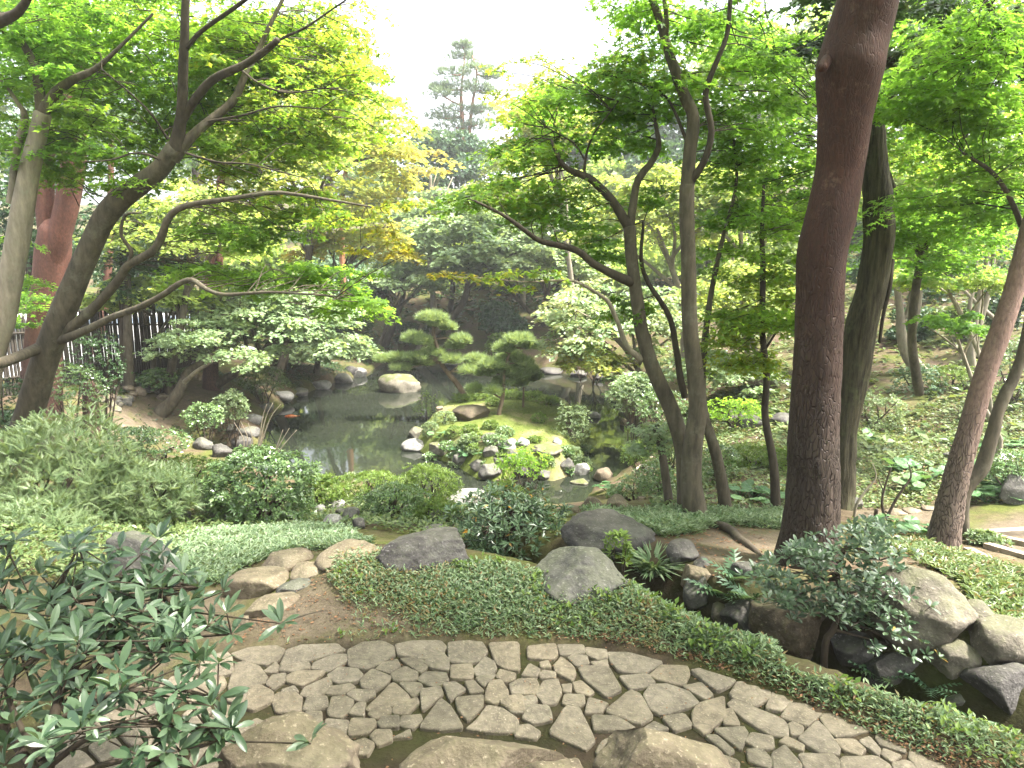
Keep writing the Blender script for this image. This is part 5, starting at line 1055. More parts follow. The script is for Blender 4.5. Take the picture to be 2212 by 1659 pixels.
for u, v, w, h, m, lab in [(925, 1190, 106, 48, 'rock_d', "broad dark grey sloping boulder behind the dwarf bamboo bank"), (1314, 1150, 104, 44, 'rock_d', "long dark boulder below the twin maples"),
                           (1262, 1240, 110, 52, 'rock_g', "big smooth grey boulder rising out of the dwarf bamboo bank"), (1472, 1195, 38, 32, 'rock_d', "dark squarish rock at the edge of the bare earth"), (1518, 1217, 19, 13, 'rock_d', "small dark rock beside the squarish rock"),
                           (1511, 1243, 42, 22, 'rock_t', "brown rounded rock above the dark gully"), (1611, 1230, 30, 18, 'rock_d', "blackish rock against the foot of the thick pine"), (1509, 1280, 34, 38, 'rock_g', "upright grey stone at the head of the dark gully"),
                           (1720, 1340, 105, 72, 'rock_b', "brownish boulder half hidden behind the whorled shrub"), (1992, 1310, 120, 92, 'rock_n', "huge grey boulder right of the whorled shrub"), (2165, 1388, 74, 50, 'rock_n', "smooth grey boulder beside the gully at the right"),
                           (2160, 1474, 74, 56, 'rock_d', "dark reddish rounded boulder beside the gully at the right"), (1610, 1335, 62, 46, 'rock_d', "dark flat rock lining the gully below the ferns"), (1845, 1400, 62, 44, 'rock_d', "dark rock in the gully under the whorled shrub"), (1935, 1442, 60, 40, 'rock_d', "blackish rock deep in the gully below the huge boulder"), (2062, 1425, 52, 44, 'rock_n', "brown-grey rock between the huge boulder and the gully"), (2110, 1330, 46, 34, 'rock_n', "brown-grey rock behind the smooth grey boulder"), (1560, 1330, 34, 30, 'rock_n', "brown-grey rock at the upper end of the gully"), (2068, 1508, 30, 19, 'rock_g', "small grey stone in front of the dark reddish boulder"), (2200, 1060, 42, 36, 'rock_g', "grey boulder in the leaves beside the steps"),
                           (1848, 1088, 15, 14, 'rock_g', "small grey stone at the foot of the ivy slope"), (2052, 986, 15, 10, 'rock_g', "grey stone lying high on the ivy slope")]:
    rock(u, v, w, h, m, lab, name="boulder" if w > 25 else "rock", cat="boulder" if w > 25 else "rock", sub=5 if w > 95 else 4, Y=None, cuts=4 if m == 'rock_n' else 8)
for u, v, w, h, m, lab in [(756, 1198, 66, 21, 'rock_t', "flat tan slab at the top of the stone steps"), (614, 1215, 54, 27, 'rock_t', "long tan lump with a pitted top"), (663, 1231, 42, 18, 'rock_t', "tan pointed stone between the slab and the lump"), (557, 1263, 64, 34, 'rock_t', "widest tan boulder beside the dwarf bamboo"),
                           (641, 1264, 38, 14, 'rock_g', "dark grey flat stone with a sprig over it"), (586, 1310, 52, 23, 'rock_t', "slanted tan stone at the edge of the bare earth"), (526, 1340, 15, 15, 'rock_t', "small round tan stone by the bare earth")]:
    rock(u, v, w * 1.14, h * .92, m, lab, sub=4, rough=.06, depth=.95, tilt=-.12)
rock(300, 1215, 95, 66, 'rock_g', "tall slanting grey-green slab behind the leathery shrub", Y=5.6, tilt=.5, seed=401, name="standing_stone", depth=.5)
for u, v, w, h, m in [(720, 1087, 26, 14, 'rock_w'), (720, 1126, 22, 16, 'rock_w'), (760, 1112, 20, 17, 'rock_g'), (776, 1132, 16, 14, 'rock_d'), (805, 1074, 25, 14, 'rock_w'), (944, 1116, 25, 14, 'rock_g'), (942, 1144, 28, 10, 'rock_g'), (740, 1108, 16, 12, 'rock_g'), (690, 1100, 14, 12, 'rock_w'), (345, 1100, 22, 12, 'rock_w'), (385, 1112, 26, 14, 'rock_g'), (470, 1118, 25, 14, 'rock_g')]:
    rock(u, v, w, h, m, {'rock_w': "pale stone in the heap among the near-shore shrubs", 'rock_g': "grey stone in the heap among the near-shore shrubs", 'rock_d': "dark stone in the heap among the near-shore shrubs"}[m], group=m.replace('rock_', 'near shore heap '), sub=3)
# rockery beside the gravel lane
for k in range(26):
    u = rng.uniform(215, 400); v = rng.uniform(838, 892) - (u - 215) * .12; s = rng.uniform(9, 17)
    rock(u, v, s, s * .62, ['rock_g', 'rock_m', 'rock_t'][k % 3], ["grey stone in the rockery beside the gravel lane", "mossy stone in the rockery beside the gravel lane", "tan stone in the rockery beside the gravel lane"][k % 3], group="rockery stones " + ["grey", "mossy", "tan"][k % 3], sub=3)
for u, v, w in [(262, 925, 14), (240, 938, 16), (175, 965, 16), (150, 985, 18)]: rock(u, v, w, w * .65, 'rock_t', "tan kerb stone along the gravel lane behind the cut trunk", sub=3, group="lane kerb stones")
# flat stepping stones near the steps on the right
for u, v, w in [(1895, 1112, 24), (1935, 1107, 26), (1972, 1103, 22), (2005, 1098, 20)]: rock(u, v, w, 6, 'rock_t', "flat tan stepping stone along the foot of the ivy slope", sub=3, group="stepping stones on the right", depth=.9, name="stepping_stone", cat="stepping stone")
for u, v, w in [(1385, 1076, 10), (1360, 1056, 10), (1640, 1062, 16), (1605, 1072, 12), (1625, 1045, 9)]: rock(u, v, w, w * .6, 'rock_t', "small tan stone on the bank behind the maple trunks", sub=3, group="tan stones behind the maples")
for u, v, w in [(1620, 912, 35), (1590, 900, 30), (1690, 905, 30)]: rock(u, v, w, 16, 'rock_d', "dark rock half buried in leaves at the back of the right bank", sub=3, group="dark rocks at the back of the right bank")
# large rocks at the camera's feet, edge of the upper terrace
rock(615, 1645, 170, 112, 'rock_t', "rough pitted tan rock at the path edge under the leathery shrub", Y=2.95, seed=801, sub=5, depth=.55, rough=.12, cuts=12, name="terrace_rock")
rock(1010, 1668, 222, 104, 'rock_t', "smooth flat-topped tan rock at the near path edge", Y=2.85, seed=802, sub=5, depth=.5, rough=.06, cuts=7, name="terrace_rock", blocky=.6)
rock(1440, 1675, 180, 106, 'rock_t', "rugged brown-grey rock at the near path edge", Y=2.85, seed=809, sub=5, depth=.5, rough=.13, cuts=14, name="terrace_rock", blocky=.62)
rock(1200, 1690, 80, 50, 'rock_t', "low tan rock wedged between the larger terrace rocks", Y=2.7, seed=804, sub=4, name="terrace_rock")

# ------------------------------------------------------------------ shrubs
def rot_about(axis, ang, v):
    c, s = np.cos(ang)[..., None], np.sin(ang)[..., None]
    return v * c + np.cross(axis, v) * s + axis * np.sum(axis * v, -1, keepdims=True) * (1 - c)
def whorls(fol, pos, ax, k, L, open_=.95, aut=0.0, jit=.18):
    """k leaves round each shoot tip"""
    m = len(pos); tone = rng.random(m); ax = unit(ax); ref = unit(np.cross(ax, rng.normal(size=(m, 3))))
    for j in range(k):
        th = np.full(m, 6.283 * j / k) + rng.normal(0, .25, m); e = rot_about(ax, th, ref)
        o = open_ * rng.uniform(.75, 1.2, m)
        d = ax * np.cos(o)[:, None] + e * np.sin(o)[:, None] + rng.normal(0, jit * .5, (m, 3))
        n = ax * np.sin(o)[:, None] - e * np.cos(o)[:, None] + rng.normal(0, jit, (m, 3))
        fol.add(pos + d * .012, d, n, L * rng.uniform(.6, 1.15, m), np.where(rng.random(m) < aut, rng.uniform(.4, 1, m), 0.0), tone)
def shrub(name, label, u, v, ru, rv, mat, tmpl=LANCE, L=.05, n=300, k=6, Y=None, dep=.8, base=None, open_=.95, aut=0.0, stems=9, cat="shrub", group=None, bark=None, shell=.5, lump=.35, pick=0, tips=None, min_g=.03):
    if Y is None:
        q = hit(u, v + rv * .85, True); Y = q[1] + px(ru, q) * dep * .5
    c = P(u, v, Y); a = px(ru, c); b = px(rv, c); bs = ground(*(base[:2] if base is not None else c[:2]))
    root = empty(name, bs, label, cat, group); fol = Fol(tmpl)
    q = unit(rng.normal(size=(n * 2, 3))) * (rng.uniform(shell, 1, (n * 2, 1)) ** .6)
    q[:, 2] = np.where(q[:, 2] < -.6, -q[:, 2], q[:, 2])
    f = 1 + lump * fbm(unit(q) * 2.1 + u * .37, int(u) % 40, 2); pos = c + q * f[:, None] * np.array([a, a * dep, b])
    h = H(pos[:, 0], pos[:, 1]); ok = pos[:, 2] > h + min_g; pos = pos[ok][:n]; q = q[ok][:n]
    if tips is not None: pos = np.vstack([pos, tips]); q = np.vstack([q, np.tile([0, -.1, .6], (len(tips), 1))])
    whorls(fol, pos, q * .8 + UP * .75 + rng.normal(0, .3, q.shape), k, L, open_, aut)
    mb = MB(); bk = bark or M['twig']; r0 = .012 + .02 * a
    for s in range(stems):
        e = pos[rng.integers(len(pos))]; st = bs + np.array([rng.normal() * .08 * a, rng.normal() * .08 * a, -.05])
        mid = st * .5 + e * .5 + rng.normal(0, .08, 3) * a
        tube(mb, [st, mid, e], [r0, r0 * .6, r0 * .2], 6, .12, .1)
        for _ in range(3):
            e2 = pos[np.argsort(np.linalg.norm(pos - mid, axis=1))[rng.integers(min(25, len(pos)))]]
            tube(mb, [mid, (mid + e2) / 2 + rng.normal(0, .03, 3) * a, e2], [r0 * .5, r0 * .3, r0 * .12], 5, .15)
    mb.build("stems", bk, root, True, bs)
    if pick:
        p, d, nn, sc, au = fol.arrays(); dist = np.linalg.norm(p - EYE, axis=1) / sc
        uu = CU + F * p[:, 0] / p[:, 1]; inview = (uu > 0) & (uu < 2212)
        order = np.argsort(dist + 1e3 * ~inview); sel = np.zeros(len(p), bool); sel[order[:pick]] = True
        y = unit(d); x = unit(np.cross(y, nn)); z = np.cross(x, y); variants = []
        for w in range(6):
            o = build("leaf", tmpl[0], [tmpl[1]], mat, root, {"rnd": ('FACE', np.full(len(tmpl[1]), w / 5.0)), "aut": ('FACE', np.zeros(len(tmpl[1])))}, True); variants.append(o.data); bpy.data.objects.remove(o)
        for i in np.nonzero(sel)[0]:
            o = bpy.data.objects.new("leaf", variants[i % 6]); COL.objects.link(o); o.parent = root
            q = p[i] - bs; s = sc[i]
            o.matrix_local = Matrix(((x[i, 0] * s, y[i, 0] * s, z[i, 0] * s, q[0]), (x[i, 1] * s, y[i, 1] * s, z[i, 1] * s, q[1]), (x[i, 2] * s, y[i, 2] * s, z[i, 2] * s, q[2]), (0, 0, 0, 1)))
        r = ~sel; fol = Fol(tmpl); fol.add(p[r], d[r], nn[r], sc[r], au[r])
    fol.build("foliage", mat, root, bs, kind="stuff")
    return root

# leathery shrub close at the left: shoot tips follow the arching branches
base = ground(-1.62, 2.55)
root = empty("leathery_shrub", base, "leathery whorled shrub with long dark leaves arching over the path", "shrub")
mb = MB(); tips = []; ax = []
arms = [[(100, 1700, 2.5), (115, 1560, 2.6), (140, 1480, 2.75), (200, 1400, 2.9), (260, 1385, 3.0)], [(90, 1640, 2.5), (40, 1560, 2.6), (10, 1470, 2.8), (40, 1400, 3.0)], [(140, 1480, 2.75), (230, 1420, 2.8), (330, 1400, 2.85), (400, 1385, 2.9)],
        [(0, 1310, 3.2), (60, 1308, 3.2), (110, 1290, 3.25), (140, 1240, 3.3), (170, 1180, 3.35)], [(60, 1308, 3.2), (150, 1300, 3.2), (240, 1290, 3.25), (330, 1280, 3.3)], [(110, 1290, 3.25), (230, 1250, 3.3), (330, 1250, 3.35), (430, 1270, 3.4)],
        [(115, 1560, 2.6), (250, 1500, 2.6), (380, 1490, 2.65), (470, 1510, 2.7)], [(100, 1660, 2.5), (200, 1590, 2.5), (330, 1560, 2.55), (470, 1600, 2.6)], [(100, 1700, 2.5), (230, 1650, 2.45), (340, 1640, 2.5), (420, 1660, 2.5)], [(-60, 1320, 3.2), (0, 1310, 3.2), (-20, 1200, 3.3), (30, 1170, 3.3)],
        [(330, 1280, 3.3), (400, 1320, 3.2), (450, 1360, 3.1), (500, 1370, 3.1)], [(200, 1400, 2.9), (260, 1330, 3.0), (330, 1320, 3.1), (380, 1330, 3.1)], [(10, 1470, 2.8), (80, 1420, 2.9), (150, 1360, 3.0), (200, 1340, 3.0)]]
for k, arm in enumerate(arms):
    w = np.array([P(*a) for a in arm]); r = [.014, .012, .009, .007, .005][:len(w)] if k else [.026, .022, .016, .011, .007]
    p = tube(mb, w, r, 8, .05, .1)
    for j in range(14):
        q = p[int(len(p) * rng.uniform(.3, 1) - 1)] + rng.normal(0, 1, 3) * np.array([.13, .13, .07]); tips.append(q); ax.append([rng.normal() * .35, -.25 + rng.normal() * .3, 1])
        tube(mb, [p[int(rng.integers(len(p) // 3, len(p)))] if j % 2 else p[-1], q], [.005, .003], 5, .06)
    tips.append(p[-1]); ax.append([.2, -.2, 1])
tube(mb, [base - UP * .1, P(100, 1760, 2.5), P(100, 1700, 2.5)], [.032, .03, .028], 10, .06, .1)
tube(mb, [P(100, 1700, 2.5), P(-30, 1500, 2.9), P(-60, 1320, 3.2)], [.02, .017, .014], 8, .06, .1)
mb.build("stems", M['twig'], root, True, base)
tips = np.array(tips); ax = np.array(ax, float)
fol = Fol(LANCE_HI); whorls(fol, tips, ax, 8, .108, 1.05, .0, .34)
p, d, nn, sc, au = fol.arrays(); order = np.argsort(np.linalg.norm(p - EYE, axis=1) + 10 * (CU + F * p[:, 0] / p[:, 1] < 0)); sel = np.zeros(len(p), bool); sel[order[:300]] = True
y = unit(d); x = unit(np.cross(y, nn)); z = np.cross(x, y); variants = []
for w in range(6):
    o = build("leaf", LANCE_HI[0] * np.array([1 + .12 * (w - 2.5) / 2.5, 1, 1 + .5 * (w % 3 - 1)]), [LANCE_HI[1]], M['rhodo'], root, {"rnd": ('FACE', np.full(len(LANCE_HI[1]), w / 5.0)), "aut": ('FACE', np.zeros(len(LANCE_HI[1])))}); variants.append(o.data); bpy.data.objects.remove(o)
for i in np.nonzero(sel)[0]:
    o = bpy.data.objects.new("leaf", variants[i % 6]); COL.objects.link(o); o.parent = root; q = p[i] - base; s = sc[i]
    o.matrix_local = Matrix(((x[i, 0] * s, y[i, 0] * s, z[i, 0] * s, q[0]), (x[i, 1] * s, y[i, 1] * s, z[i, 1] * s, q[1]), (x[i, 2] * s, y[i, 2] * s, z[i, 2] * s, q[2]), (0, 0, 0, 1)))
r = ~sel; fol = Fol(LANCE_HI); fol.add(p[r], d[r], nn[r], sc[r], au[r]); fol.build("foliage", M['rhodo'], root, base, kind="stuff")

# whorled shrub at the right, tiers of foliage on a dark stem
b0 = ground(*P(1790, 1420, 4.75)[:2])
root = empty("whorled_shrub", b0, "blue-green whorled shrub standing in the gully before the thick pine", "shrub")
mb = MB(); st = [P(1788, 1425, 4.75), P(1782, 1395, 4.75), P(1800, 1360, 4.75), P(1815, 1300, 4.8), P(1810, 1240, 4.8), P(1830, 1170, 4.85)]
st[0] = b0 - UP * .05
sk = tube(mb, st, [.028, .026, .022, .02, .016, .01], 10, .05, .12)
tips = []; ax = []
for u, v, ru, rv, n in [(1800, 1190, 90, 40, 40), (1640, 1250, 40, 24, 14), (1820, 1300, 110, 40, 44), (1960, 1350, 60, 40, 26), (1870, 1150, 65, 30, 34), (1730, 1200, 70, 24, 30), (1900, 1210, 75, 30, 34), (1780, 1250, 120, 30, 46), (1680, 1270, 50, 24, 22), (1930, 1270, 45, 24, 16), (1750, 1310, 90, 22, 28), (1880, 1330, 80, 34, 36), (1930, 1390, 65, 34, 28), (2000, 1410, 45, 22, 16), (1860, 1270, 70, 30, 26), (1690, 1300, 45, 16, 10), (2030, 1440, 20, 20, 7)]:
    c = P(u, v, 4.75 + rng.uniform(-.15, .15)); q0 = sk[np.argmin(np.linalg.norm(sk - c, axis=1))]
    tube(mb, [q0, (q0 + c) / 2 + UP * .03, c], [.011, .008, .005], 6, .08, .1)
    for k in range(n):
        e = rng.normal(0, .55, 3); q = P(u + np.clip(e[0], -1, 1) * ru, v + np.clip(e[1], -1, 1) * rv, 4.75 + np.clip(e[2], -1, 1) * .35); tips.append(q); ax.append([rng.normal() * .4, -.3 + rng.normal() * .35, 1])
        if k % 3 == 0: tube(mb, [c, q], [.004, .002], 4, .1)
mb.build("stems", M['twig'], root, True, b0)
fol = Fol(LANCE); fol.t = (LANCE_HI[0] * np.array([1.25, 1, 1]), LANCE_HI[1]); whorls(fol, np.array(tips), np.array(ax, float), 7, .062, 1.0, .002, .25)
p, d, nn, sc, au = fol.arrays(); order = np.argsort(np.linalg.norm(p - EYE, axis=1)); sel = np.zeros(len(p), bool); sel[order[:300]] = True
y = unit(d); x = unit(np.cross(y, nn)); z = np.cross(x, y); variants = []
for w in range(5):
    o = build("leaf", fol.t[0], [fol.t[1]], M['rhodo'], root, {"rnd": ('FACE', np.full(len(fol.t[1]), .3 + w / 6.0)), "aut": ('FACE', np.zeros(len(fol.t[1])))}); variants.append(o.data); bpy.data.objects.remove(o)
for i in np.nonzero(sel)[0]:
    o = bpy.data.objects.new("leaf", variants[i % 5]); COL.objects.link(o); o.parent = root; q = p[i] - b0; s = sc[i]
    o.matrix_local = Matrix(((x[i, 0] * s, y[i, 0] * s, z[i, 0] * s, q[0]), (x[i, 1] * s, y[i, 1] * s, z[i, 1] * s, q[1]), (x[i, 2] * s, y[i, 2] * s, z[i, 2] * s, q[2]), (0, 0, 0, 1)))
r = ~sel; f2 = Fol(fol.t); f2.add(p[r], d[r], nn[r], sc[r], au[r]); f2.build("foliage", M['rhodo'], root, b0, kind="stuff")

# cypress-like feathery shrubs at the left
shrub("cypress_shrub", "large feathery pale cypress shrub below the leaning grey maple", 110, 1040, 190, 120, M['hinoki'], PLUME, .17, 950, 6, Y=8.3, open_=.7, shell=.3, lump=.55)
shrub("cypress_shrub", "feathery cypress shrub sloping down toward the glossy bush", 300, 1075, 130, 75, M['hinoki'], PLUME, .16, 620, 6, Y=8.6, open_=.75, shell=.4)
shrub("cypress_shrub", "low dark-centred cypress shrub under the leathery shrub", 60, 1150, 130, 60, M['hinoki'], PLUME, .15, 300, 6, Y=7.2, open_=.8)
shrub("clipped_shrub", "rounded yellow-green bush between the cypress and the glossy bush", 400, 1030, 95, 40, M['shrub'], OVAL, .05, 420, 6, Y=11.2, shell=.7, lump=.2)
shrub("glossy_shrub", "shiny white-glinting evergreen bush in front of the pond", 560, 1055, 122, 96, M['gloss'], OVAL, .07, 1300, 6, Y=9.3, shell=.55, lump=.25, open_=1.05)
shrub("azalea_shrub", "yellow-green low shrub right of the glossy bush", 690, 1072, 58, 46, M['shrub'], OVAL, .06, 420, 6, Y=10.6)
shrub("azalea_shrub", "twiggy yellowish azalea by the near shore", 800, 1056, 82, 34, M['shrub'], LANCE, .07, 520, 6, Y=11.4)
shrub("azalea_shrub", "taller twiggy azalea with upright shoots by the near shore", 925, 1054, 68, 50, M['shrub'], LANCE, .07, 560, 6, Y=11.0)
shrub("azalea_shrub", "dark green azalea between the stone heap and the long-leaved shrub", 855, 1108, 86, 58, M['gloss'], LANCE, .065, 560, 6, Y=9.2)
shrub("azalea_shrub", "bright airy azalea in front of the flat white rock", 940, 1118, 60, 36, M['shrub'], LANCE, .055, 320, 6, Y=9.0)
shrub("long_leaved_shrub", "long-leaved shrub with a few orange leaves between two grey boulders", 1105, 1140, 128, 88, M['rhodo'], LANCE, .095, 330, 7, Y=7.35, aut=.015, shell=.35, open_=1.0, stems=14)
shrub("long_leaved_shrub", "light-topped twig of the long-leaved shrub against the pond", 1090, 1080, 46, 40, M['shrub'], LANCE, .08, 80, 6, Y=7.9, aut=.06)
shrub("young_plant", "single upright leafy shoot beside the smooth grey boulder", 1335, 1190, 26, 42, M['shrub'], OVAL, .06, 42, 6, Y=5.9, stems=3, cat="plant")
shrub("feathery_shrub", "pale blossom-speckled airy shrub at the right end of the island", 1238, 920, 44, 50, M['hinoki'], OVAL, .055, 420, 5, shell=.5)
shrub("feathery_shrub", "open shrub on the left tip of the island", 925, 880, 32, 34, M['shrub'], OVAL, .055, 150, 5)
shrub("bright_maple_shrub", "bright yellow-green maple seedling in front of the island", 1130, 1005, 60, 30, M['maple_y'], OVAL, .07, 230, 5, Y=14.6, lump=.5, cat="shrub", min_g=.3)
for u, v, ru, rv, mk, lab in [(985, 935, 22, 14, 'shrub', "clipped mound of green on the island's front slope"), (1015, 928, 18, 10, 'shrub', "clipped mound of green on the island's front slope"), (1060, 920, 18, 11, 'shrub', "clipped mound of green on the island's front slope"), (1090, 935, 20, 13, 'gloss', "dark leafy mound on the island's front slope"), (1165, 905, 17, 12, 'shrub', "clipped mound of green on the island's front slope"),
                              (960, 905, 26, 16, 'hinoki', "grey-green leafy clump on the island's front slope"), (930, 930, 20, 18, 'hinoki', "grey-green leafy clump on the island's front slope"), (1065, 870, 16, 10, 'shrub', "clipped mound of green on the island's front slope"), (1020, 955, 34, 16, 'hinoki', "grey-green leafy clump on the island's front slope"), (1075, 955, 26, 16, 'gloss', "dark leafy mound on the island's front slope"), (1120, 985, 40, 14, 'hinoki', "grey-green leafy clump on the island's front slope"), (1230, 980, 30, 16, 'hinoki', "grey-green leafy clump on the island's front slope"), (970, 965, 24, 12, 'gloss', "dark leafy mound on the island's front slope"), (1080, 1003, 16, 12, 'shrub', "clipped mound of green on the island's front slope")]:
    shrub("mound_shrub", lab, u, v, ru, rv, M[mk], OVAL, .055, 150, 5, shell=.7, lump=.15, stems=3, group="island mounds " + mk)
for k in range(24):
    u = rng.uniform(930, 1265); v = 955 + rng.uniform(-18, 45) + (u - 930) * .06; mk = ['hinoki', 'shrub', 'gloss'][k % 3]
    shrub("slope_plant", {'hinoki': "silvery tuft of leaves among the island edge rocks", 'shrub': "bright green tuft of leaves among the island edge rocks", 'gloss': "deep green tuft of leaves among the island edge rocks"}[mk], u, v, rng.uniform(12, 22), rng.uniform(7, 12), M[mk], OVAL, .075, 60, 5, shell=.5, stems=2, group="island slope plants " + mk, cat="plant")
for u, v in [(1040, 858), (1075, 853), (1110, 855), (1150, 858), (1000, 862), (1185, 868)]: shrub("fern_clump", "low green ferny clump along the back edge of the island", u, v, 26, 9, M['shrub'], FROND, .16, 60, 5, open_=1.0, stems=2, group="ferny clumps behind the garden pines", cat="plant")
for u, v, ru, rv, mk, Y, lab in [(1365, 860, 52, 40, 'hinoki', 16.5, "silvery leafed bush overhanging the right channel"), (1430, 880, 60, 40, 'gloss', 15.5, "dark leaved bush behind the left-leaning trunk"), (1370, 1070, 60, 50, 'hinoki', 11.5, "grey-green azalea mound behind the tan blocks"), (1420, 1040, 46, 40, 'gloss', 10.5, "deep green azalea behind the leafy sapling"),
                                 (1390, 985, 46, 30, 'shrub', 13, "light green spreading bush over the channel corner"), (1450, 970, 40, 30, 'hinoki', 12, "pale bush between the sapling and the twin maple"), (1550, 1000, 50, 40, 'gloss', 10.5, "dark bush between the maple trunks"), (1620, 990, 50, 30, 'shrub', 11.5, "light green bush left of the slender sapling"),
                                 (1590, 890, 70, 28, 'maple_y', 14.5, "yellow-tipped spreading bush over the dark rocks"), (1700, 1000, 50, 30, 'shrub', 11, "bright bush against the thick pine"), (1890, 900, 62, 55, 'hinoki', 14.5, "pale green bush right of the oak"), (1985, 850, 60, 70, 'ever_b', 16, "dark blue-green bush on the ivy slope"), (2060, 830, 60, 40, 'shrub', 16, "leafy light bush at the top of the ivy slope"), (2190, 800, 60, 80, 'gloss', 14, "dark leafy bush behind the winding stem"),
                                 (2190, 1010, 60, 40, 'gloss', 9.2, "leafy bush over the grey boulder beside the steps"), (2130, 1185, 44, 36, 'hinoki', 7.3, "soft rounded grey-green bush at the foot of the leaning pine"),
                                 (150, 840, 75, 55, 'gloss', 13, "glossy dark camellia beside the forked pine"), (210, 790, 60, 70, 'ever', 14.5, "dark leafy camellia in front of the fence"), (340, 960, 70, 36, 'gloss', 13, "spreading dark green bush on the near left bank"), (290, 950, 50, 26, 'ever', 13.5, "low dark bush beside the cut trunk"), (440, 900, 45, 30, 'gloss', 16.5, "small glinting bush between lane and pond"), (500, 880, 40, 34, 'hinoki', 18, "grey-green bush on the left shore"), (570, 820, 55, 30, 'hinoki', 22, "pale low bush on the left shore rocks"), (20, 880, 60, 60, 'ever', 12.5, "dark bush at the foot of the leaning grey maple"), (340, 820, 40, 25, 'gloss', 19, "glossy bush in the rockery"), (780, 760, 50, 22, 'shrub', 33, "light green bush at the left end of the far shore"), (1280, 775, 60, 22, 'shrub', 28, "green bush at the right end of the far shore")]:
    shrub("garden_shrub", lab, u, v, ru, rv, M[mk], OVAL, max(.05, .0042 * Y), 330, 5, Y=Y, shell=.5, lump=.3, stems=5)
# bare twiggy saplings on the right
for pts, lab in [([(1912, 1125), (1905, 1085), (1912, 1050), (1925, 1010)], "dark bare forked sapling at the foot of the ivy slope"), ([(1845, 1120), (1850, 1090), (1870, 1060), (1892, 1032), (1885, 1000)], "pale bare crooked sapling beside the thick pine")]:
    q = hit(*pts[0]); T = Tree("bare_sapling", q, lab, OVAL, "sapling")
    T.limb_px([(u, v, q[1], 7 - k * 1.2) for k, (u, v) in enumerate(pts)], M['bark_d'] if 'dark' in lab else M['bark_l'], "stem", sides=8, step=.06, nz=.1)
    if 'dark' in lab:
        T.limb_px([(1912, 1125, q[1], 6), (1935, 1080, q[1], 6), (1955, 1050, q[1], 5), (1968, 1030, q[1], 4), (1964, 1005, q[1], 2)], M['bark_d'], "stem", sides=8, step=.06)
        T.limb_px([(1908, 1060, q[1], 3), (1895, 1030, q[1], 2)], M['bark_d'], "stem", sides=6)
# fern, grass tuft, butterbur
def fern(u, v, L, n, lab, mat, Y=None):
    q = hit(u, v) if Y is None else P(u, v, Y); root = empty("fern", q, lab, "fern"); f = Fol(FROND)
    for k in range(n):
        t = 6.283 * k / n + rng.normal() * .2; d = np.array([math.cos(t), math.sin(t), rng.uniform(.4, .9)]); f.add(q[None], d, np.array([-math.cos(t) * .6, -math.sin(t) * .6, 1]), L * rng.uniform(.8, 1.2))
    f.build("frond", mat, root, q)
for a in [(1560, 1285, .34, 12, "arching fern above the dark gully"), (1620, 1290, .32, 11, "second fern beside the whorled shrub"), (1590, 1250, .3, 9, "small fern at the foot of the thick pine")]: fern(*a, M['ever_b'])
for a in [(1895, 1462, .26, 12, "fern hanging into the gully below the whorled shrub"), (2010, 1485, .24, 12, "fern beside the dark reddish boulder"), (1700, 1400, .22, 10, "fern on the near lip of the gully")]: fern(*a, M['ever_b'])
q = hit(1410, 1235); root = empty("grass_tuft", q, "dark green arching grass tuft beside the smooth grey boulder", "grass"); f = Fol(BLADE)
for k in range(420):
    t = rng.random() * 6.283; r = .13 * rng.random(); d = np.array([math.cos(t) * .9, math.sin(t) * .9, rng.uniform(.5, 1.6)]); f.add((q + np.array([math.cos(t) * r, math.sin(t) * r, 0]))[None], d, np.array([-math.cos(t), -math.sin(t), .6]), rng.uniform(.18, .34))
f.build("blades", M['sasa'], root, q, kind="stuff")
def butterbur(u, v, n, spread, L, lab, group, Y=None):
    q = hit(u, v); root = empty("butterbur", q, lab, "plant", group); mb = MB()
    for k in range(n):
        e = q + np.array([rng.normal() * spread, rng.normal() * spread * .7, rng.uniform(.6, 1.2) * L * .8]); e[2] = max(e[2], H(e[0], e[1]) + .5 * L)
        tube(mb, [q - UP * .02, (q + e) / 2 + UP * .02, e], [.006, .005, .004], 4, .12)
        f = Fol(ROUND); t = rng.random() * 6.283; f.add(e[None], np.array([math.cos(t), math.sin(t), -.15]), UP + rng.normal(0, .3, 3), L * rng.uniform(.7, 1.2)); f.build("leaf", M['butter'], root, q)
    mb.build("stalks", M['butter'], root, True, q)
for u, v in [(1950, 1150), (1985, 1160), (2015, 1170), (1915, 1145)]: butterbur(u, v, 6, .12, .17, "bright round-leaved butterbur at the foot of the leaning pine", "butterbur by the leaning pine")
butterbur(1637, 1395, 3, .06, .12, "pale round leaves rising from the dwarf bamboo beside the gully", None)
for u, v in [(1318, 1065), (1335, 1070)]: butterbur(u, v, 8, .16, .2, "round-leaved clump behind the tan blocks", "butterbur behind the tan blocks")
for u, v in [(1655, 1085), (1640, 1075), (1680, 1075), (1600, 1080)]: butterbur(u, v, 6, .15, .2, "round-leaved clump at the feet of the maple saplings", "butterbur by the saplings")
for k in range(16):
    u, v = rng.uniform(1860, 2200), rng.uniform(930, 1085); butterbur(u, v, 6, .18, .2, "round-leaved clump scattered in the ivy slope", "butterbur on the ivy slope")
for u, v in [(990, 975), (1005, 990), (1045, 985), (960, 950), (1110, 970)]: butterbur(u, v, 7, .2, .2, "round-leaved clump between the island edge rocks", "butterbur on the island")
for u, v in [(2150, 1070), (2180, 1050), (2130, 1085)]: butterbur(u, v, 8, .18, .2, "round-leaved clump around the grey boulder beside the steps", "butterbur by the steps")

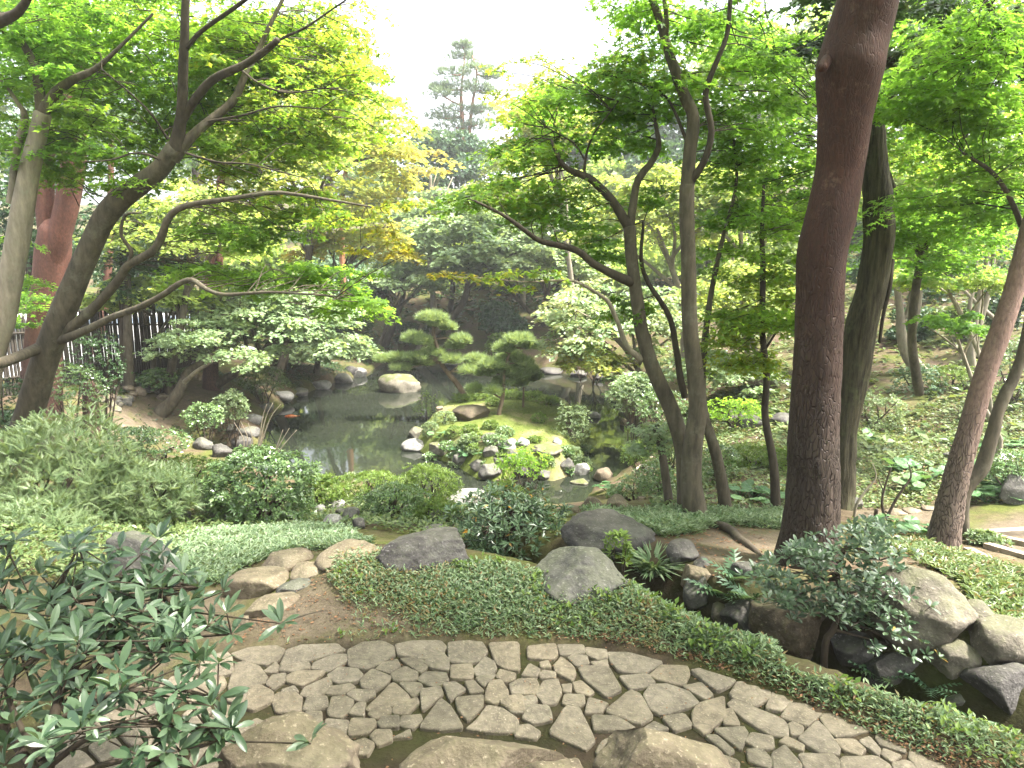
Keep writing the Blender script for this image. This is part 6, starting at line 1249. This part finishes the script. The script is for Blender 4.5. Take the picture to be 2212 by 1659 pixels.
# ------------------------------------------------------------------ ground cover (uncountable)
def cover(name, label_cat, poly, n, tmpl, L, mat, avoid=(), k=3, up=.9, aut=0.0, world=False, thin=None, hgt=.0, edge=False, bare_ok=False, on_path=False):
    pw = np.array(poly) if world else wpoly(poly); lo, hi = pw.min(0), pw.max(0)
    x = rng.uniform(lo[0], hi[0], n * 6); y = rng.uniform(lo[1], hi[1], n * 6)
    s = poly_sd(x, y, pw) + .06 * n2(x, y, 4, 13); ok = s > 0
    if not on_path: ok &= poly_sd(x, y, PATH) < -.015
    ok &= (poly_sd(x, y, POND) < 0.05) | (poly_sd(x, y, ISLE) > .1)
    if not bare_ok: ok &= rng.random(len(x)) > masks(x, y) * .93
    if edge: ok &= rng.random(len(x)) > .8 * np.exp(np.minimum(0, poly_sd(x, y, PATH)) / .13) * (n2(x, y, 1.5, 71) > -.35)
    if thin: ok &= n2(x, y, thin[0], 41) > thin[1] * rng.uniform(.3, 1.5, len(x))
    x, y = x[ok][:n], y[ok][:n]; m = len(x)
    if m == 0: return
    z = H(x, y) + (.018 if on_path else 0); f = Fol(tmpl); hh = hgt * (1 + .8 * n2(x, y, 2.2, 43)) * (np.clip(-poly_sd(x, y, PATH) / .3, .05, 1) if edge else 1)
    for j in range(k):
        t = rng.random(m) * 6.283; d = np.stack([np.cos(t), np.sin(t), up * rng.uniform(.15, 1.3, m)], 1)
        nn = np.stack([-np.cos(t) * .5, -np.sin(t) * .5, np.ones(m)], 1) + rng.normal(0, .3, (m, 3))
        f.add(np.stack([x, y, z + hh * rng.random(m)], 1) + rng.normal(0, .012, (m, 3)), d, nn, L * rng.uniform(.5, 1.3, m) * (1 + .35 * n2(x, y, 1.3, 47)), np.where(rng.random(m) < aut * (1 + 2.5 * (n2(x, y, .9, 53) > .15)), rng.uniform(.4, 1, m), 0))
    o = f.build(name, mat, None, None, kind="stuff"); o["label"] = label_cat[0]; o["category"] = label_cat[1]
    return o
bank = [(500, 1408), (620, 1393), (760, 1375), (760, 1320), (705, 1260), (730, 1205), (850, 1200), (1000, 1216), (1150, 1246), (1300, 1296), (1500, 1350), (1700, 1448), (1850, 1494), (2000, 1545), (2250, 1630), (2250, 1720), (2090, 1680), (1900, 1600), (1700, 1512), (1500, 1437), (1300, 1390), (1100, 1384), (900, 1386), (740, 1390)]
cover("dwarf_bamboo", ("dense low dwarf bamboo bank along the far edge of the stone path", "ground cover"), bank, 16500, LANCE, .044, M['sasa'], k=3, up=.9, aut=.08, hgt=.055, edge=True, thin=(.7, -.5))
cover("bank_weeds", ("taller green sprigs poking out of the dwarf bamboo bank", "weeds"), bank, 420, OVAL, .05, M['shrub'], k=5, up=1.3, hgt=.09, thin=(1.4, .05))
cover("dwarf_bamboo", ("pale dwarf bamboo carpet left of the tan stones", "ground cover"), [(330, 1180), (480, 1150), (640, 1140), (760, 1150), (800, 1178), (700, 1190), (640, 1190), (560, 1215), (480, 1265), (400, 1262), (330, 1230)], 7500, LANCE, .068, M['sasa'], k=3, up=.8, hgt=.07)
cover("dwarf_bamboo", ("dwarf bamboo strip around the feet of the twin maples", "ground cover"), [(1250, 1112), (1400, 1112), (1690, 1110), (1700, 1145), (1560, 1140), (1440, 1165), (1400, 1150), (1300, 1125)], 4600, LANCE, .075, M['sasa'], k=3, up=.8, hgt=.08)
cover("dwarf_bamboo", ("scrubby ground cover around the huge grey boulder", "ground cover"), [(1840, 1130), (1950, 1140), (2030, 1190), (2110, 1210), (2230, 1250), (2230, 1380), (2120, 1330), (2080, 1260), (1990, 1225), (1860, 1200)], 5200, LANCE, .07, M['cover'], k=3, up=.7, aut=.12, hgt=.05)
cover("ivy_slope", ("green leafy cover on the slope behind the leaning pine", "ground cover"), [(1700, 1060), (1760, 940), (1900, 900), (2050, 860), (2212, 840), (2400, 850), (2400, 1080), (2212, 1090), (2050, 1092), (1850, 1100), (1720, 1100)], 15000, OVAL, .066, M['cover'], k=2, up=.5, aut=.06, hgt=.06)
cover("slope_cover", ("green undergrowth on the right bank behind the maple trunks", "ground cover"), [(1400, 1100), (1440, 960), (1480, 880), (1700, 860), (1720, 1000), (1700, 1100)], 6000, OVAL, .08, M['cover'], k=2, up=.5, aut=.04, hgt=.05)
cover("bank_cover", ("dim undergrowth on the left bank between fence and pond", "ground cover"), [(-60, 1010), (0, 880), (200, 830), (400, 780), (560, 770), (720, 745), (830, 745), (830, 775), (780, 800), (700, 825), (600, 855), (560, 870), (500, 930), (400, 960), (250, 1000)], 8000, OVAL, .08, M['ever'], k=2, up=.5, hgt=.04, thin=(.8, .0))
cover("near_shore_cover", ("mixed undergrowth between the near shore and the shrubs", "ground cover"), [(250, 1120), (400, 1060), (700, 1070), (1000, 1095), (1240, 1112), (1200, 1160), (900, 1160), (600, 1140), (400, 1150)], 5500, OVAL, .07, M['cover'], k=2, up=.7, hgt=.08)
cover("shrub_floor", ("leafy undergrowth below the large cypress shrub", "ground cover"), [(-60, 1120), (330, 1115), (440, 1150), (360, 1240), (180, 1270), (-60, 1240)], 3500, OVAL, .06, M['cover'], k=2, up=.7, hgt=.08)
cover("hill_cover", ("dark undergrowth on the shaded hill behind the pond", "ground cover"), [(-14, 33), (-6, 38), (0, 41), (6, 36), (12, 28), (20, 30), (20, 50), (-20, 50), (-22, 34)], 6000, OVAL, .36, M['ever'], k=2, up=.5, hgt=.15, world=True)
cover("right_cover", ("leafy cover high on the right hill", "ground cover"), [(5, 12), (9, 11), (22, 10), (32, 22), (26, 40), (12, 40), (6, 28), (5, 18)], 9000, OVAL, .21, M['cover'], k=2, up=.5, hgt=.08, world=True)
cover("left_cover", ("sparse plants around the bare earth left of the path", "ground cover"), [(0, 1330), (300, 1290), (520, 1380), (470, 1420), (330, 1465), (150, 1540), (0, 1600)], 700, LANCE, .06, M['sasa'], k=3, up=.8, hgt=.03, thin=(1.2, .1))
cover("moss_tufts", ("short moss and seedlings on the island", "ground cover"), [tuple(p) for p in ISLE], 6500, OVAL, .035, M['mossleaf'], k=2, up=.8, world=True, aut=.05)
cover("fallen_leaves", ("reddish fallen leaves and stems along the bamboo bank edge", "leaf litter"), [(1150, 1384), (1300, 1375), (1500, 1415), (1700, 1490), (1950, 1580), (2230, 1680), (2230, 1760), (1900, 1600), (1700, 1512), (1500, 1437), (1300, 1392)], 6000, OVAL, .024, M['litter'], k=1, up=.1, hgt=.012)
cover("fallen_leaves", ("scattered brown leaves on the bare earth round the thick pine", "leaf litter"), [(1420, 1150), (1700, 1130), (2230, 1200), (2230, 1400), (1900, 1300), (1450, 1240)], 1600, OVAL, .035, M['litter'], k=1, up=.05, hgt=.01, bare_ok=True)

cover("fallen_leaves", ("brown leaves and bits scattered on the bare earth beside the tan stones", "leaf litter"), [(480, 1400), (560, 1300), (700, 1240), (800, 1300), (960, 1370), (700, 1392)], 500, OVAL, .03, M['litter'], k=1, up=.05, hgt=.01, bare_ok=True)
cover("fallen_leaves", ("tiny leaves lodged in the joints of the stone path", "leaf litter"), [tuple(p) for p in PATH], 900, OVAL, .016, M['litter'], k=1, up=.05, hgt=.0, world=True, bare_ok=True, on_path=True)
# ------------------------------------------------------------------ picket fence at the left
fa, fb = ground(*P(-160, 880, 14.0)[:2]), ground(*P(520, 770, 26.0)[:2])
froot = empty("picket_fence", fa, "dark open picket fence behind the left bank", "fence")
n = 120; Lf = np.linalg.norm((fb - fa)[:2]); dirf = (fb - fa) / np.linalg.norm(fb - fa)
V8 = np.array([(-.5, -.5, 0), (.5, -.5, 0), (.5, .5, 0), (-.5, .5, 0), (-.5, -.5, .96), (.5, -.5, .96), (.5, .5, .96), (-.5, .5, .96), (0, 0, 1)])
F8 = [np.array([(0, 1, 5, 4), (1, 2, 6, 5), (2, 3, 7, 6), (3, 0, 4, 7)]), np.array([(4, 5, 8), (5, 6, 8), (6, 7, 8), (7, 4, 8)])]
pk = None
for i in range(n):
    p = fa + (fb - fa) * i / (n - 1); p[2] = H(p[0], p[1])
    if pk is None: pk = build("picket", V8 * np.array([.06, .03, 1.95]), F8, M['bamboo'], froot, None, False); o = pk
    else: o = bpy.data.objects.new("picket", pk.data); COL.objects.link(o); o.parent = froot
    o.location = tuple(p - fa); o.rotation_euler = (rng.normal() * .01, rng.normal() * .012, math.atan2(dirf[1], dirf[0]))
for h in (.45, 1.5):
    mb = MB(); pts = [ground(*(fa + (fb - fa) * t)[:2]) + UP * h + np.array([.06, -.04, 0]) for t in np.linspace(0, 1, 12)]; tube(mb, pts, [.03] * 12, 6, .8); mb.build("rail", M['bamboo'], froot, True, fa)
# pale street and building outside the fence
m, N, L, b = nmat("pale_render"); b.inputs["Base Color"].default_value = (.62, .63, .64, 1); b.inputs["Roughness"].default_value = .8
L.new(ramp(N, L, tex(N, L, coords(N, L), .7, 4), [(.3, (.36, .36, .365)), (.7, (.46, .46, .455))]), b.inputs["Base Color"])
nrm = np.array([-dirf[1], dirf[0], 0]); s0 = fa + nrm * 1.2 - dirf * 6; s1 = fb + nrm * 1.2 + dirf * 4
zz = max(fa[2], fb[2])
bo = MB(); q0, q1 = s0 + nrm * 3.5, s1 + nrm * 3.5
bo.add(np.array([q0, q1, q1 + nrm * 6, q0 + nrm * 6, q0 + UP * 2.3, q1 + UP * 2.3, q1 + nrm * 6 + UP * 2.3, q0 + nrm * 6 + UP * 2.3]) - UP * .8, None, [(0, 1, 5, 4), (1, 2, 6, 5), (2, 3, 7, 6), (3, 0, 4, 7), (4, 5, 6, 7)])
broot = empty("pale_building", q0, "pale low building glimpsed through the picket fence", "building"); bo.build("wall", m, broot, False, q0)
m2, N, L, b = nmat("window_glass"); b.inputs["Base Color"].default_value = (.03, .045, .07, 1); b.inputs["Roughness"].default_value = .08
m3, N, L, b = nmat("blue_trim"); b.inputs["Base Color"].default_value = (.22, .27, .34, 1)
WIN = lambda: [o_ for o_ in COL.objects if o_.name.split('.')[0] == 'window'][-1]
for t in np.linspace(.08, .92, 7):
    c = q0 + (q1 - q0) * t - nrm * .02 - UP * .2; w = dirf * .55
    wv = np.array([c - w, c + w, c + w + UP * 1.1, c - w + UP * 1.1]); wi = MB(); wi.add(np.vstack([wv, wv + nrm * .05]), None, [(0, 1, 2, 3), (4, 5, 6, 7), (0, 1, 5, 4), (2, 3, 7, 6), (1, 2, 6, 5), (3, 0, 4, 7)]); wi.build("window", m, broot, False, q0)
    pv_ = np.array([c - w * .85 + UP * .1, c + w * .85 + UP * .1, c + w * .85 + UP * 1.0, c - w * .85 + UP * 1.0]) - nrm * .012; pm = MB(); pm.add(np.vstack([pv_, pv_ + nrm * .008]), None, [(0, 1, 2, 3), (7, 6, 5, 4)]); pm.build("pane", m2, bpy.data.objects[broot.children[-1].name] if False else WIN(), False, q0)
tr = MB(); wv = np.array([q0, q1, q1 + UP * .22, q0 + UP * .22]) - nrm * .03 + UP * 1.2; tr.add(np.vstack([wv, wv + nrm * .03]), None, [(0, 1, 2, 3), (4, 5, 6, 7), (2, 3, 7, 6), (0, 1, 5, 4)]); tr.build("trim", m3, broot, False, q0)
m4, N, L, b = nmat("pale_street"); L.new(ramp(N, L, tex(N, L, coords(N, L), 3, 5), [(.3, (.34, .34, .34)), (.7, (.44, .44, .43))]), b.inputs["Base Color"])
tt = np.linspace(0, 1, 30); ss = np.linspace(0, 1, 8); SV = np.array([[s0 + (s1 - s0) * t + nrm * 3.4 * s for s in ss] for t in tt]); SV[..., 2] = H(SV[..., 0], SV[..., 1]) + .05
tag(build("street", SV.reshape(-1, 3), [grid_faces(30, 8)], m4), kind="structure")

# ------------------------------------------------------------------ small things
# koi carp just under the bright reflection
q = PZ(629, 899, WATER + .004)
root = empty("koi_carp", q, "orange koi carp at the surface near the left shore", "fish")
m, N, L, b = nmat("koi_skin"); L.new(ramp(N, L, tex(N, L, coords(N, L), 9, 3), [(.4, (.55, .11, .02)), (.65, (.75, .32, .15))]), b.inputs["Base Color"]); b.inputs["Roughness"].default_value = .25
mb = MB(); tube(mb, [(-.2, 0, 0), (-.12, 0, .005), (0, .01, .008), (.12, .0, .004), (.2, -.015, 0)], [.02, .042, .05, .03, .008], 12, .02); mb.build("body", m, root)
build("tail_fin", [(.19, -.012, 0), (.29, .05, .012), (.26, -.01, .006), (.30, -.08, .012), (.19, -.02, .004)], [np.array([(0, 1, 2), (0, 2, 3), (4, 1, 2), (4, 2, 3)])], m, root)
root.rotation_euler = (0, 0, math.radians(12))
# pale branch lying by the channel
T = Tree("fallen_branch", hit(1400, 1015), "pale stripped branch lying on the bank by the channel", cat="branch")
w = [hit(1368, 1030) + UP * .1, hit(1390, 1018) + UP * .16, hit(1408, 1006) + UP * .2]
T.limb([(w[0], .05), (w[1], .045), (w[2], .035)], M['wood'], "branch", sides=8, step=.1, nz=.1)
# dry twigs in the near shrubs
for pts, lab in [([(560, 960), (575, 900), (590, 870)], "dry tan shoot rising above the glossy bush"), ([(520, 990), (535, 950), (520, 910)], "dry tan twig left of the shoots above the glossy bush"), ([(590, 985), (610, 950), (625, 925)], "dry tan twig leaning right above the glossy bush"), ([(370, 1105), (400, 1085), (430, 1075)], "dead arching stems between cypress and glossy bush")]:
    T = Tree("dry_twig", P(*pts[0], 9.4), lab, cat="twig")
    for dx in (0, 7, -6): T.limb_px([(u + dx * (k + .3), v + abs(dx) * .5, 9.4, 3.2 - k) for k, (u, v) in enumerate(pts)], M['wood'], "stem", sides=6, step=.08)
# low roots on the bare earth beside the path
for pts, lab in [([(590, 1352), (680, 1325), (760, 1318)], "thin root crossing the bare earth"), ([(700, 1378), (800, 1365), (880, 1350), (950, 1345)], "mossy root along the edge of the bare earth by the path")]:
    w = [hit(u, v) for u, v in pts]; T = Tree("tree_root", w[0], lab, cat="root"); T.limb([(p + UP * .002, .009) for p in w], M['bark_d'], "root", sides=8, step=.05, nz=.3)
# earth steps with timber risers on the right
sroot = tag(bpy.data.objects.new("garden_steps", None), kind="structure"); COL.objects.link(sroot); sroot.location = tuple(hit(2170, 1170))
s_o = np.array(sroot.location)
for (u0, v0, u1, v1) in [(2130, 1158, 2250, 1150), (2142, 1164, 2260, 1190), (2130, 1184, 2260, 1222), (2090, 1195, 2200, 1250)]:
    a, b_ = hit(u0, v0), hit(u1, v1); e = unit(b_ - a); nn_ = np.array([-e[1], e[0], 0]) * .05; a = a + UP * .03; b_ = b_ + UP * .03
    V = np.array([a - nn_, b_ - nn_, b_ + nn_, a + nn_]); V = np.vstack([V - UP * .15, V + UP * .035]) - s_o
    build("timber_edge", V, [np.array([(4, 5, 6, 7), (0, 1, 5, 4), (1, 2, 6, 5), (2, 3, 7, 6), (3, 0, 4, 7)])], M['wood'], sroot, None, False)
# short dark stakes
for u, v, h, w in [(1632, 1078, 22, 9), (1722, 1092, 22, 8), (1893, 1120, 20, 9), (1627, 1072, 12, 5)]:
    q = hit(u, v); T = Tree("stake", q, "short dark wooden stake on the bank near the maple saplings", cat="stake", group="stakes"); T.limb_px([(u, v + 3, q[1], w), (u - 1, v - h * .5, q[1], w), (u + 1, v - h, q[1], w * .85)], M['bark_d'], "post", sides=9, step=.04, nz=.12)

# ------------------------------------------------------------------ light haze in the garden air
hz = bpy.data.materials.new("haze"); hz.use_nodes = True; N, L = hz.node_tree.nodes, hz.node_tree.links
for nd in list(N):
    if nd.type != 'OUTPUT_MATERIAL': N.remove(nd)
pv = N.new("ShaderNodeVolumePrincipled"); pv.inputs["Color"].default_value = (.97, .99, 1, 1); pv.inputs["Density"].default_value = HAZE; pv.inputs["Anisotropy"].default_value = .35
L.new(pv.outputs[0], N["Material Output"].inputs["Volume"])
X, Y0, Y1, Zt, Zb = 140, -40, 190, 34, -6
tag(build("haze", [(-X, Y0, Zb), (X, Y0, Zb), (X, Y1, Zb), (-X, Y1, Zb), (-X, Y0, Zt), (X, Y0, Zt), (X, Y1, Zt), (-X, Y1, Zt)], [np.array([(3, 2, 1, 0), (4, 5, 6, 7), (0, 1, 5, 4), (1, 2, 6, 5), (2, 3, 7, 6), (3, 0, 4, 7)])], hz, None, None, False), kind="stuff")
